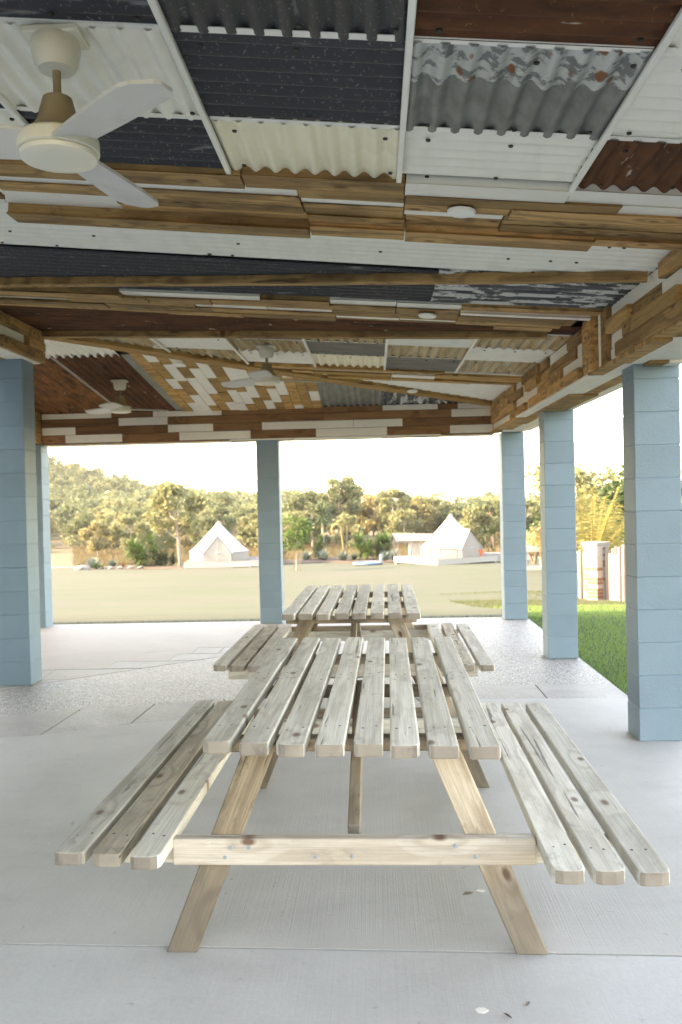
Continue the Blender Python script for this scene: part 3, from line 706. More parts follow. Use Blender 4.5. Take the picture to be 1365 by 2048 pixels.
lr = beam_core('left_rear_beam', (-4.36, 7.4, 2.285), (-4.13, 10.384, 2.90))
for z0, z1, mt in ((2.285, 2.42, 'orangewood'), (2.422, 2.56, 'orangewood'), (2.562, 2.72, 'orangewood'), (2.722, 2.88, 'orangewood')): wallb(7.45, 10.38, z0, z1, .025, mt, 'x', -4.129, lr)

# unseen tall mass on the left, added to keep the low sun off the floor
ho_ = thing('sun_blocker', 'unseen blue walled mass on the left, added to block the low sun', 'sun_blocker', (-8.1, 0, -.1))
box('wall', (-3.4, -9, 0), (3.0, 7.25, 5.6), 'block', ho_)
link('roof', pyd('roof', [(-3.9, -9.5, 5.58), (3.45, -9.5, 5.58), (3.45, 7.28, 5.58), (-3.9, 7.28, 5.58), (-.2, -6, 7.1), (-.2, 3.4, 7.1)], [(0, 1, 4), (1, 2, 5, 4), (2, 3, 5), (3, 0, 4, 5), (3, 2, 1, 0)]), 's_galv', ho_)

# ================================================================ ceiling fans and downlights
def blade_mesh(L=.43, r0=.085):
    n = 14; v = []; f = []
    for i in range(n+1):
        s = i/n; wd = .066+.014*math.sin(min(s*1.5, 1)*math.pi/2)
        if s > .82: wd *= math.sqrt(max(.02, 1-((s-.82)/.18)**2))
        xx = r0+L*s; tw = math.radians(13-4*s)
        for sgn in (-1, 1):
            y = sgn*wd; z = y*math.tan(tw)-.004*s
            v += [(xx, y, z+.005), (xx, y, z-.005)]
    for i in range(n):
        o = i*4; p = o+4
        f += [(o, p, p+2, o+2), (o+1, o+3, p+3, p+1), (o, o+1, p+1, p), (o+2, p+2, p+3, o+3)]
    f += [(0, 2, 3, 1), (n*4, n*4+1, n*4+3, n*4+2)]
    return pyd('blade', v, f)
BL = blade_mesh()
CAN = lathe('canopy', [(.0, .0), (.066, 0), (.068, -.012), (.069, -.03), (.060, -.070), (.050, -.085), (.026, -.088), (0, -.088)][1:-1], 28)
ROD = lathe('rod', [(.0115, 0), (.0115, -.17)], 12)
BELL = lathe('motor_bell', [(.030, 0), (.041, -.006), (.047, -.03), (.060, -.075), (.080, -.103), (.108, -.118)], 32)
MOT = lathe('motor_housing', [(.107, 0), (.113, -.006), (.114, -.012), (.114, -.042), (.106, -.045)], 36)
CAP = lathe('base_cap', [(.107, 0), (.109, -.004), (.106, -.014), (.085, -.021), (.04, -.024)], 36)
PLT = bxm('mount_plate', .16, .115, .02, .004)
def fan(x, y, P, ang, label, drop):
    z = P(x, y).z-.012
    t = thing('ceiling_fan', label, 'ceiling fan', (x, y, z-drop), 0, 'ceiling fans under the tin ceiling')
    top = drop
    link('mount_plate', PLT, 'fan', t, loc=(0, 0, top-.008))
    link('canopy', CAN, 'fan', t, loc=(0, 0, top-.016))
    bell = .045+.04+.098
    r = link('rod', ROD, 'fan_dust', t, loc=(0, 0, top-.09)); r.scale.z = (top-.09-.184)/.17
    link('motor_bell', BELL, 'fan_dust', t, loc=(0, 0, .186))
    link('motor_housing', MOT, 'fan', t, loc=(0, 0, .068))
    link('base_cap', CAP, 'fan', t, loc=(0, 0, .022))
    for k in range(3):
        b = link('blade', BL, 'fan_blade', t); b.location = (0, 0, .045); b.rotation_euler = (0, 0, math.radians(ang+120*k))
fan(-.882, 2.417, PA, -43, 'nearest cream ceiling fan with dusty brown motor bell under white tin', .362)
fan(-.911, 7.371, PA, 27, 'white ceiling fan hanging between the tan and white far tin panels', .335)
fan(-2.674, 8.935, PB, 29, 'small far ceiling fan under the rusty tin by the left column', .345)
DLT = lathe('trim_ring', [(.028, -.002), (.040, -.006), (.055, -.006), (.060, 0), (.060, .006)], 28); DLL = lathe('lens', [(.001, -.0025), (.029, -.0025), (.029, .003)], 20)
def downlight(x, y, P, n, off, label):
    z = P(x, y)
    t = thing('downlight', label, 'downlight', z-n*off, 0, 'round recessed downlights'); t.rotation_euler = n.to_track_quat('Z', 'Y').to_euler()
    link('trim_ring', DLT, 'lamp', t); link('lens', DLL, 'lamp', t)
downlight(.395, 3.605, PA, nA, .050, 'largest round white downlight, in the near timber band')
downlight(.376, 5.591, PA, nA, .058, 'round white downlight in the middle timber band of the ceiling')
downlight(-1.876, 8.237, PB, nB, .072, 'small white downlight above the zigzag white and brown ceiling boards')
downlight(.448, 9.54, PB, nB, .062, 'faint downlight in the crooked hip strip near the right beam')

# ================================================================ picnic tables
def plank(name, L, wd, th, mat, parent, loc, ryz=(0, 0, 0), screws=(), ends=(0, 0), seed=0, mi=1):
    """plank along local X; rounded corner radius per end; dark screw heads set in its top"""
    rr = random.Random(seed); bm = bmesh.new()
    out = []
    for sx, r in ((-1, ends[0]), (1, ends[1])):
        for sy in ((1, -1) if sx < 0 else (-1, 1)):
            cx, cy = sx*L/2, sy*wd/2
            rad = max(.004, r*rr.uniform(.5, 1.3))
            a0 = math.atan2(sy, sx)
            ks = (-1, 0, 1) if r else (-1, 1)
            order = []
            for k in ks:
                an = a0+k*math.pi/4*.999
                order.append((cx-sx*rad+rad*math.cos(an)*1.0, cy-sy*rad+rad*math.sin(an)))
            out += order
    c0 = sorted(out, key=lambda p: math.atan2(p[1]/wd, p[0]/L))
    b = [bm.verts.new((x_, y_, -th/2)) for x_, y_ in c0]; t = [bm.verts.new((x_, y_, th/2)) for x_, y_ in c0]
    n = len(c0); bm.faces.new(b[::-1]); tf = bm.faces.new(t)
    for i in range(n): bm.faces.new((b[i], b[(i+1) % n], t[(i+1) % n], t[i]))
    es = [e for e in bm.edges if abs(e.verts[0].co.z-e.verts[1].co.z) < 1e-6]
    bmesh.ops.bevel(bm, geom=es, offset=.005, segments=2, profile=.5, affect='EDGES')
    bm.normal_update()
    for f_ in bm.faces: f_.material_index = 2 if abs(f_.normal.x) > .8 else 0
    for (sx, sy) in screws:
        px, py = sx+rr.uniform(-.012, .012), sy+rr.uniform(-.006, .006); r = .0042*rr.uniform(.8, 1.3)
        vs = [bm.verts.new((px+r*1.2*math.cos(a*math.pi/4), py+r*math.sin(a*math.pi/4), th/2+.0006)) for a in range(8)]
        bm.faces.new(vs).material_index = 1
    me = bpy.data.meshes.new(name); bm.to_mesh(me); bm.free()
    me.materials.append(M[mat]); me.materials.append(M['black']); me.materials.append(M['end_grain'])
    o = link(name, me, None, parent, loc=loc); o.rotation_euler = ryz
    return o
HP = math.pi/2
def table(loc, rz, label, seed, skew, topL=2.06, seatL=2.0):
    """local +Y runs along the table; origin under its middle on the floor"""
    t = thing('picnic_table', label, 'picnic table', loc, rz, 'timber picnic tables')
    rr = random.Random(seed); pitch = .1205; wd = .093
    fy = [-.83, 0., .83]
    # planks: local x of plank mesh -> table Y
    for i in range(8):
        xx = (i-3.5)*pitch+rr.uniform(-.004, .004)
        sc = [(f+rr.uniform(-.02, .02), s*.022) for f in (-.83, -.05, .05, .83) for s in (-1, 1)]
        plank('tabletop_plank', topL+rr.uniform(-.03, .02), wd, .042, 'pine_grey', t, (xx, xx*skew+rr.uniform(-.008, .008), .729+rr.uniform(-.002, .002)), (0, 0, HP), sc, (.026 if i in (0, 2, 5) else .012, .014), seed*50+i)
    for s in (-1, 1):
        for i in range(3):
            xx = s*(.645+i*.125)+rr.uniform(-.004, .004)
            sc = [(f+rr.uniform(-.02, .02), q*.02) for f in (-.86, .86) for q in (-1, 1)]
            plank('seat_plank', seatL+.05+rr.uniform(-.02, .02), .098, .042, 'pine_brown' if (s < 0 and i == 1) or (s > 0 and i == 1 and seed == 2) else 'pine_grey', t, (xx, xx*skew-.075+rr.uniform(-.01, .01), .392), (0, 0, HP), sc, (.028, .02), seed*90+i+5*s)
    for e, yv in ((-1, -.83), (1, .79)):
        for s in (-1, 1):
            # leg from the floor to the top bearer
            x0, z0, x1, z1 = s*.585, 0.0, s*.300, .700
            L = math.hypot(x1-x0, z1-z0); an = math.atan2(z1-z0, x1-x0)
            hw = .048; me_pts = []
            ux, uz = (x1-x0)/L, (z1-z0)/L
            sl = .097/abs(uz)/2
            v = []
            for yy_ in (yv-.021, yv+.021):
                v += [(x0-sl, yy_, .0), (x0+sl, yy_, .0), (x1+sl, yy_, z1), (x1-sl, yy_, z1)]
            v = [Vector(p) for p in v]; c = sum(v, Vector())/8
            rot = Matrix.Rotation(-math.atan2(uz, ux), 3, 'Y').inverted() if False else Matrix.Rotation(math.atan2(uz, ux), 3, 'Y')
            lv = [rot @ (p-c) for p in v]
            bm = bmesh.new(); bv = [bm.verts.new(p) for p in lv]
            for q in ((0, 1, 2, 3), (7, 6, 5, 4), (0, 4, 5, 1), (1, 5, 6, 2), (2, 6, 7, 3), (3, 7, 4, 0)): bm.faces.new([bv[k] for k in q])
            bmesh.ops.recalc_face_normals(bm, faces=bm.faces); bmesh.ops.bevel(bm, geom=list(bm.edges), offset=.004, segments=1, affect='EDGES')
            me = bpy.data.meshes.new('leg'); bm.to_mesh(me); bm.free()
            link('leg', me, 'leg_dark' if s < 0 else 'leg_honey', t, mtx=Matrix.Translation(c) @ rot.inverted().to_4x4())
        o = -e
        plank('seat_rail', 1.19, .088, .042, 'pine_honey' if e < 0 else 'pine_dark', t, (.0, yv+e*.044, .358), (HP, 0, 0), (), (0, 0), seed*7+e)
        plank('seat_rail', 1.72, .085, .042, 'pine_grey', t, (.0, yv-e*.044, .327), (HP, 0, 0), (), (0, 0), seed*7+e+20)
        plank('top_bearer', .90, .046, .06, 'pine_dark', t, (0, yv-e*.054, .685), (HP, 0, 0), (), (0, 0), seed*7+e+40)
        if e < 0:
            for bx, bz in ((-.40, .374), (-.42, .342), (-.34, .374), (-.12, .345), (.0, .345), (.335, .380), (.40, .345)):
                bo = link('bolt', BOLT, 'bolt', t, loc=(bx, yv-.066, bz)); bo.rotation_euler = (HP, 0, 0)
        # diagonal brace from the rail up to the middle of the top
        y0, z0, y1, z1 = yv-e*.09, .36, e*.03, .69
        L = math.hypot(y1-y0, z1-z0)
        plank('brace', L, .042, .075, 'pine_dark', t, (.0, (y0+y1)/2, (z0+z1)/2), (0, -math.atan2(z1-z0, abs(y1-y0)), HP if e < 0 else -HP), (), (0, 0), seed*7+e+60)
    plank('top_bearer', .90, .046, .06, 'pine_dark', t, (0, .0, .685), (HP, 0, 0), (), (0, 0), seed*7+80)
    return t
BOLT = lathe('bolt', [(.0065, 0), (.006, .003), (.003, .004)], 8)
table((-.085, 3.655, 0), -.016, 'nearest weathered pine picnic table with attached benches on grey concrete', 1, -.07)
table((-.172, 6.63, 0), -.012, 'farther picnic table standing on the speckled aggregate beyond the near table', 2, -.055, 1.93, 1.84)

# small marks and litter on the slab
def splash(pts, c, nm, label):
    o = prism(nm, [(c[0]+a, c[1]+b) for a, b in pts], .0005, .0025, 'trim', floor); o['label'] = label
splash([(-.018, 0), (-.008, .012), (.014, .01), (.02, -.004), (.004, -.010)], (.37, 3.25), 'paint_splash', 'white paint chip beside the right leg of the near table')
splash([(-.02, .002), (-.006, .014), (.012, .012), (.02, .0), (.006, -.013), (-.012, -.010)], (.28, 2.49), 'paint_splash', 'white paint splash at the bottom of the picture')
LF = pyd('leaf_blade', [(-.03, 0, .004), (-.01, .010, .010), (.012, .009, .008), (.032, 0, .003), (.012, -.007, .006), (-.01, -.008, .005), (0, 0, .002)], [(0, 6, 1), (1, 6, 2), (2, 6, 3), (3, 6, 4), (4, 6, 5), (5, 6, 0)])
for i, (x_, y_, a, sc_) in enumerate([(.32, 3.22, .4, .8), (.352, 2.46, 2.2, .6), (.42, 2.52, .9, .45)]):
    o = link('dry_leaf', LF if i == 0 else LF, 'bark_dark', None, loc=(x_, y_, .001)); o.rotation_euler = (0, 0, a); o.scale = (sc_, sc_, sc_*1.4)
    tag(o, ['dark curled leaf on the slab beside the white paint chip', 'dark leaf scrap on the slab right of the white paint splash', 'smallest leaf scrap near the lower right of the slab'][i], 'leaf', 'dry leaves blown onto the slab')

# ================================================================ bell tents on decks
def bell_tent(loc, R, Hh, wall, rz, label):
    t = thing('bell_tent', label, 'tent', loc, rz, 'white bell tents on decks')
    n = 12; v = []; f = []
    rings = [(.10, Hh), (.20, Hh*.93), (R*.45, wall+(Hh-wall)*.53), (R*.8, wall+(Hh-wall)*.165), (R+.06, wall-.03)]
    for k, (r, z) in enumerate(rings):
        for i in range(n*4):
            a = 2*math.pi*i/(n*4); sag = 1-.035*abs(math.sin(a*n/2))*(k > 0)
            v.append((r*sag*math.cos(a), r*sag*math.sin(a), z))
    m = n*4
    for k in range(len(rings)-1):
        for i in range(m): f.append((k*m+i, (k+1)*m+i, (k+1)*m+(i+1) % m, k*m+(i+1) % m))
    f.append(tuple(range(m)))
    link('canopy', pyd('canopy', v, f), 'canvas', t)
    v = []; f = []
    for k, z in enumerate((0, wall*.5, wall)):
        for i in range(m):
            a = 2*math.pi*i/m; r = R*(1-.025*abs(math.sin(a*n/2)))-(.03 if k == 2 else 0); v.append((r*math.cos(a), r*math.sin(a), z))
    for k in range(2):
        for i in range(m): f.append((k*m+i, k*m+(i+1) % m, (k+1)*m+(i+1) % m, (k+1)*m+i))
    link('wall', pyd('wall', v, f), 'canvas_door', t)
    # the entrance: an A-shaped porch standing out of the front (local -Y)
    hw, dh = R*.46, wall+(Hh-wall)*.53; y0 = -R-.06; yb = -R*.42
    P_ = [(-hw, y0, 0), (hw, y0, 0), (hw*.96, y0+.03, wall*.9), (0, y0+.28, dh), (-hw*.96, y0+.03, wall*.9)]
    vv = P_+[(-hw*1.02, y0+1.1, wall), (hw*1.02, y0+1.1, wall), (0, yb, dh+.02), (-hw*1.02, y0+1.1, 0), (hw*1.02, y0+1.1, 0)]
    link('door', pyd('door', vv, [(0, 1, 2, 3, 4), (1, 9, 6, 2), (0, 4, 5, 8)]), 'canvas_door', t)
    dv = [(-hw*1.08, y0-.03, wall*.78), (0, y0+.22, dh+.05), (hw*1.08, y0-.03, wall*.78), (-hw*1.25, y0+.9, wall*.98), (0, yb+.1, dh+.12), (hw*1.25, y0+.9, wall*.98)]
    link('door_flap', pyd('door_flap', dv, [(0, 1, 4, 3), (1, 2, 5, 4)]), 'canvas', t)
    V = []; F = []; tube(V, F, [(0, y0-.015, 0), (0, y0+.27, dh)], [.022, .022], 6); link('zip_seam', pyd('zip_seam', V, F), 'canvas', t)
    V = []; F = []; tube(V, F, [(0, 0, Hh-.1), (0, 0, Hh+.07)], [.05, .02], 8); link('pole_cap', pyd('pole_cap', V, F), 'canvas', t)
    return t
def deck(loc, rz, L, D, h, label, posts):
    t = thing('deck', label, 'deck', loc, rz, 'timber decks under the tents')
    nb = int(D/.14)
    bm_ = bxm('deck_board', L, .13, .03)
    for i in range(nb): link('deck_board', bm_, 'deckboard', t, loc=(0, -D/2+.07+i*.14, h-.015))
    sk = [('skirt', L+.06, .04, 0, -D/2-.02), ('skirt', L+.06, .04, 0, D/2+.02)]
    for nm, a, b, x_, y_ in sk: link(nm, bxm(nm, a, b, .36), 'whitepaint', t, loc=(x_, y_, h-.20))
    for s in (-1, 1): link('skirt', bxm('skirt', .04, D, .36), 'whitepaint', t, loc=(s*(L/2+.02), 0, h-.20))
    pm = bxm('stump', .16, .16, h)
    for x_ in np.linspace(-L/2+.1, L/2-.1, posts):
        for y_ in (-D/2+.08, D/2-.08): link('stump', pm, 'whitepaint', t, loc=(x_, y_-.02 if y_ < 0 else y_, h/2-.02))
    return t
# left tent
zl = T(58.5)
deck((-10.55, 59.0, zl-.03), .10, 5.1, 4.6, .52, 'long low white deck under the left bell tent', 3)
bell_tent((-10.95, 59.0, zl+.49), 2.05, 2.62, .60, .12, 'left white bell tent with its closed cream door facing the lawn')
link('step', bxm('step', 1.4, .35, .06), 'whitepaint', None, loc=(-9.0, 56.3, zl+.22)); tag(bpy.data.objects['step'], 'low white step on the front of the left tent deck', 'step')
bx = bxm('leg', .06, .3, .22); s_ = bpy.data.objects['step']
for q in (-.6, .6): link('leg', bx, 'whitepaint', s_, loc=(q, 0, -.14))
# right tent
zt = T(56)
deck((4.55, 56.3, zt-.05), .60, 4.9, 4.6, .55, 'white deck with leaning grey posts under the right bell tent', 3)
bell_tent((5.0, 56.6, zt+.50), 2.05, 2.68, .60, .62, 'right white bell tent with its door turned to the right')
box('side_deck', (7.0, 56.8, zt+.1), (10.2, 59.0, zt+.46), 'whitepaint'); tag(bpy.data.objects['side_deck'], 'low white walkway running right from the right tent', 'deck')
box('deck_top', (-1.62, -1.12, .18), (1.62, 1.12, .205), 'deckboard', bpy.data.objects['side_deck'])
for i, (px, py, ln) in enumerate(((2.4, 57.2, .05), (3.0, 55.9, -.07), (3.5, 55.0, .06), (4.1, 54.05, -.05))):
    o = link('rail_post', bxm('rail_post', .07, .07, 1.05, .008), 'postwood', None, loc=(px, py, zt+.9)); o.rotation_euler = (ln*.6, ln*2, .2)
    tag(o, ['left end', 'second', 'third', 'rightmost'][i]+' grey post of the four in front of the right tent', 'post', 'grey posts along the deck edge')
# lean-to shelter
sh = thing('shelter', 'small open shelter with a tin skillion roof left of the right tent', 'shelter', (2.6, 58.9, zt-.45), .12)
def roof_sheet(name, L, D, parent, loc, rx):
    ns = int(L/.15*6); v = []; f = []
    for i in range(ns+1):
        xx = -L/2+L*i/ns; h = .03*math.sin(xx*2*math.pi/.15)
        v += [(xx, -D/2, h), (xx, D/2, h)]
    for i in range(ns): f.append((2*i, 2*i+2, 2*i+3, 2*i+1))
    o = link(name, pyd(name, v, f, True), 's_dull', parent, loc=loc); o.rotation_euler = rx; return o
roof_sheet('roof', 3.7, 2.0, sh, (.55, 0, 2.08), (.22, .03, 0))
for q in ((-1.2, -.9, 1.85), (2.2, -.9, 1.85), (-1.2, .9, 2.2), (2.2, .9, 2.2), (.2, .9, 2.2)): link('post', bxm('post', .07, .07, q[2], z0=True), 'postwood', sh, loc=(q[0], q[1], 0))
link('roof_beam', bxm('roof_beam', 3.8, .07, .12), 'postwood', sh, loc=(.5, -.92, 1.83)); link('roof_beam', bxm('roof_beam', 3.8, .07, .12), 'postwood', sh, loc=(.5, .92, 2.2))
cb_ = thing('cabinet', 'tall white cabinet standing under the tin shelter roof', 'cabinet', (2.75, 58.5, zt+.3), .1)
link('cabinet_body', bxm('cabinet_body', .95, .5, 1.0, .01, True), 'whitepaint', cb_)
for q in (-.235, .235): link('door', bxm('door', .45, .02, .92, .004), 'whitepaint', cb_, loc=(q, -.262, .5))
bk = thing('bucket', 'small red bucket on the right tent deck beside the door', 'bucket', (6.75, 55.35, zt+.50))
link('bucket_body', lathe('bucket_body', [(.13, 0), (.17, .42), (.16, .42), (.12, .02)], 14), 'red', bk)
V = []; F = []; tube(V, F, [(-.165, 0, .40), (-.12, 0, .52), (0, 0, .57), (.12, 0, .52), (.165, 0, .40)], [.012]*5, 5); link('handle', pyd('handle', V, F), 'black', bk)
# paddling pool and blue post
pl = thing('paddling_pool', 'flat pale blue paddling pool at the edge of the garden bed', 'paddling pool', (-.6, 56.6, T(56.6)+.03))
link('pool_rim', lathe('pool_rim', [(.86, 0), (.95, .03), (.96, .12), (.92, .16), (.86, .12), (.84, .05)], 28), 'blue', pl)
link('pool_floor', lathe('pool_floor', [(.85, .02), (.85, .06)], 28), 'blue', pl)
po = link('blue_post', bxm('blue_post', .18, .18, .62, .02, True), 'bluegrey', None, loc=(.32, 57.2, T(57.2))); tag(po, 'short blue grey post beside the pale blue pool', 'post')
cp = link('post_cap', bxm('post_cap', .22, .22, .06, .015), 'bluegrey', po, loc=(0, 0, .64))

# ================================================================ vegetation
def blades(V, F, c, n, L, wd, rr, elev=(10, 85), curve=.35, seg=3):
    for k in range(n):
        a = rr.uniform(0, 2*math.pi); e = math.radians(rr.uniform(*elev)); l = L*rr.uniform(.7, 1.1)
        d = Vector((math.cos(a)*math.cos(e), math.sin(a)*math.cos(e), math.sin(e))); s = Vector((-math.sin(a), math.cos(a), 0))
        p = Vector(c); b = len(V)
        for i in range(seg+1):
            t_ = i/seg; wv = wd*(.7+.6*t_ if t_ < .4 else 1.0*(1-t_)/.6+.05)
            V += [p-s*wv/2, p+s*wv/2]
            dd = d-Vector((0, 0, curve*t_*1.6)); p = p+dd.normalized()*l/seg
        for i in range(seg): F.append((b+2*i, b+2*i+1, b+2*i+3, b+2*i+2))
def plant(name, label, cat, loc, heads, n, L, wd, mat, seed, elev=(5, 85), curve=.3, trunk=.05, group=None):
    rr = random.Random(seed); t = thing(name, label, cat, loc, rr.uniform(0, 6), group); V = []; F = []; TV = []; TF = []
    for (x_, y_, z_) in heads:
        blades(V, F, (x_, y_, z_), n, L, wd, rr, elev, curve)
        if trunk and z_ > .1: tube(TV, TF, [(x_*.4, y_*.4, -.1), (x_*.8, y_*.8, z_*.5), (x_, y_, z_)], [trunk*1.3, trunk, trunk*.9], 6)
    link('leaves', pyd('leaves', V, F), mat, t)
    if TV: link('stem', pyd('stem', TV, TF), 'bark_dark', t)
    return t
def heads(seed, n, r, z0, z1):
    q = random.Random(seed); return [(q.uniform(-r, r), q.uniform(-r, r), q.uniform(z0, z1)) for _ in range(n)]
G_ = 'garden bed plants'
plant('yucca', 'largest bright green yucca clump, left of the left tent', 'plant', (-16.6, 60.2, T(60.2)), heads(1, 11, .75, .35, 1.75), 70, 1.05, .11, 'leaf_yucca', 1, (-35, 85))
plant('dragon_tree', 'dark green shrub right beside the largest yucca', 'shrub', (-15.25, 60.2, T(60)), heads(2, 10, .55, .15, .75), 60, .75, .09, 'leaf_dark', 2, (-10, 85))
plant('yucca', 'two headed dark yucca behind an agave, right of the centre column', 'plant', (-4.3, 66, T(66)), [(-.55, 0, 1.0), (-.4, .2, .6), (.45, 0, 1.5), (.3, .2, .9), (.0, 0, .7)], 80, .95, .10, 'leaf_dark', 3, (-30, 85))
plant('yucca', 'bushy green yucca above the pale blue pool', 'plant', (-1.0, 64.3, T(64.3)), heads(4, 9, .6, .3, 1.6), 70, 1.0, .10, 'leaf_yucca', 4, (-30, 85))
plant('yucca', 'bushy yucca just right of the blue post', 'plant', (.45, 65.2, T(65.2)), heads(5, 8, .5, .4, 1.6), 70, .95, .10, 'leaf_yucca', 5, (-35, 85))
for i, (x_, y_, L, lab) in enumerate([(-19.6, 58.0, .75, 'large blue green agave at the left end of the garden bed'), (-18.7, 59.5, .5, 'small blue green agave left of the largest yucca'), (-5.4, 65.2, .75, 'spreading blue green agave near the young staked tree'), (-3.95, 64.4, .9, 'pale upright agave in front of the two headed yucca'), (-2.45, 63.9, .8, 'flowering agave under the tall arching flower stalk'), (-1.62, 64.4, .6, 'small agave left of the pool yucca'), (.62, 60.9, .65, 'grey agave between the pool and the shelter'), (-7.6, 63.5, .9, 'spiky grey agave right behind the left tent deck'), (1.3, 61.2, .8, 'green agave beside the shelter post')]):
    plant('agave', lab, 'plant', (x_, y_, T(y_)), [(0, 0, .12), (0, 0, .2)], 34, L*1.1, .17, 'leaf_agave', 20+i, (12, 80), .1, 0)
plant('flax', 'orange leaved plant between agave and largest yucca', 'plant', (-17.9, 59.6, T(59.6)), [(0, 0, .1)], 40, .5, .05, 'leaf_flax', 40, (25, 85), .2, 0)
plant('ground_cover_clump', 'low green clump at the left end of the garden bed', 'plant', (-19.1, 57.6, T(57.6)), heads(41, 5, .5, .0, .15), 30, .4, .05, 'leaf_yucca', 41, (10, 85), .2, 0)
plant('croton', 'yellow and green shrub behind the young staked tree', 'shrub', (-7.1, 63.4, T(63.4)), heads(42, 8, .5, .2, 1.1), 40, .5, .07, 'gum_gold', 42, (-10, 85), .2, .03)
plant('pandanus', 'dark spiky pandanus right of the right tent', 'plant', (8.6, 62.5, T(62)), heads(43, 6, .7, .8, 2.2), 50, .8, .07, 'leaf_dark', 43, (-20, 85))
V = []; F = []; pts = [(0, 0, 0)]+[(.0, 0, 1.2), (-.1, 0, 2.2)]+[(-.45+.38*math.cos(a), 0, 2.45+.42*math.sin(a)) for a in (0.3, 1.0, 1.7, 2.4, 3.1, 3.6)]
tube(V, F, pts, [.06, .07, .08, .09, .10, .11, .11, .10, .08], 7)
o = link('flower_stalk', pyd('flower_stalk', V, F, True), 'gum_gold', None, loc=(-2.45, 63.9, T(63.9))); tag(o, 'tall pale flower stalk arching over from the agave', 'flower')
sl_ = link('stalk_tip', pyd('stalk_tip', *(lambda V2, F2: (blades(V2, F2, (-.82, 0, 2.15), 60, .14, .05, random.Random(5), (-80, 80), .1), (V2, F2))[1])([], [])), 'gum_gold', o)

def leafcloud(V, F, centers, n, size, rr, flat=.7):
    """n leaf clumps spread on and in each (c, radius) blob"""
    for c, rad in centers:
        for k in range(n):
            d = Vector((rr.gauss(0, 1), rr.gauss(0, 1), rr.gauss(0, 1))).normalized()*rad*(rr.random()**.45)
            d.z *= flat; p = Vector(c)+d
            a = Vector((rr.gauss(0, 1), rr.gauss(0, 1), rr.gauss(0, .7))).normalized(); b = a.cross(Vector((rr.gauss(0, 1), rr.gauss(0, 1), rr.gauss(0, 1)))).normalized()
            s = size*rr.uniform(.6, 1.4); i = len(V)
            V += [p-a*s*.5, p+b*s*.32, p+a*s*.6, p-b*s*.28]; F.append((i, i+1, i+2, i+3))
def gum_meshes(seed, hgt, spread, nl, clear=.4, blobs=14, size=.3):
    rr = random.Random(seed); TV, TF, V, F = [], [], [], []
    lean = rr.uniform(-.08, .08)*hgt
    trunk = [(0, 0, -.3), (lean*.2+rr.uniform(-.1, .1), 0, hgt*.2), (lean*.5, rr.uniform(-.1, .1), hgt*.45), (lean*.8, 0, hgt*.7), (lean, 0, hgt*.9)]
    r = .022*hgt; tube(TV, TF, trunk, [r*1.25, r, r*.8, r*.5, r*.2], 7)
    cs = []
    for k in range(blobs):
        a = rr.uniform(0, 6.28); h = hgt*(clear+(1-clear)*rr.random()**.8); f_ = math.sin(math.pi*min(1, max(.12, (h/hgt-clear*.7)/(1.12-clear*.7))))
        rad = spread*f_*rr.uniform(.45, 1.0); c = Vector((lean*h/hgt+math.cos(a)*rad, math.sin(a)*rad, h))
        cs.append((c, spread*rr.uniform(.22, .42)))
        if k % 2 == 0:
            s = Vector((lean*(h/hgt)*.7, 0, h*rr.uniform(.5, .75))); mid = s.lerp(c, .5)+Vector((0, 0, -.05*hgt*rr.random()))
            tube(TV, TF, [s, mid, c], [r*.38, r*.26, r*.1], 5)
    leafcloud(V, F, cs, nl, size, rr)
    return pyd('trunk', TV, TF, True), pyd('crown', V, F)
GM = [gum_meshes(100+i, h, s, n, c, b, z) for i, (h, s, n, c, b, z) in enumerate([(7.2, 2.6, 170, .46, 22, .36), (6.0, 2.8, 160, .26, 26, .38), (8.0, 3.0, 150, .42, 26, .40), (5.0, 2.5, 150, .14, 24, .36), (6.6, 3.2, 150, .34, 28, .38), (3.6, 1.9, 140, .06, 18, .3)])]
def tree(kind, mat, loc, sc, rz, label, bark='bark', name='gum_tree', cat='tree', group='gum trees beyond the lawn'):
    t = thing(name, label, cat, loc, rz, group); t.scale = (sc, sc, sc*rnd.uniform(.92, 1.1))
    tm, cm = GM[kind]
    for nm, me, mt in (('trunk', tm, bark), ('crown', cm, mat)):
        key = (nm, kind, mt)
        if key not in tree.c: tree.c[key] = me if not me.materials else me.copy()
        m2 = tree.c[key]
        link(nm, m2, mt, t)
tree.c = {}
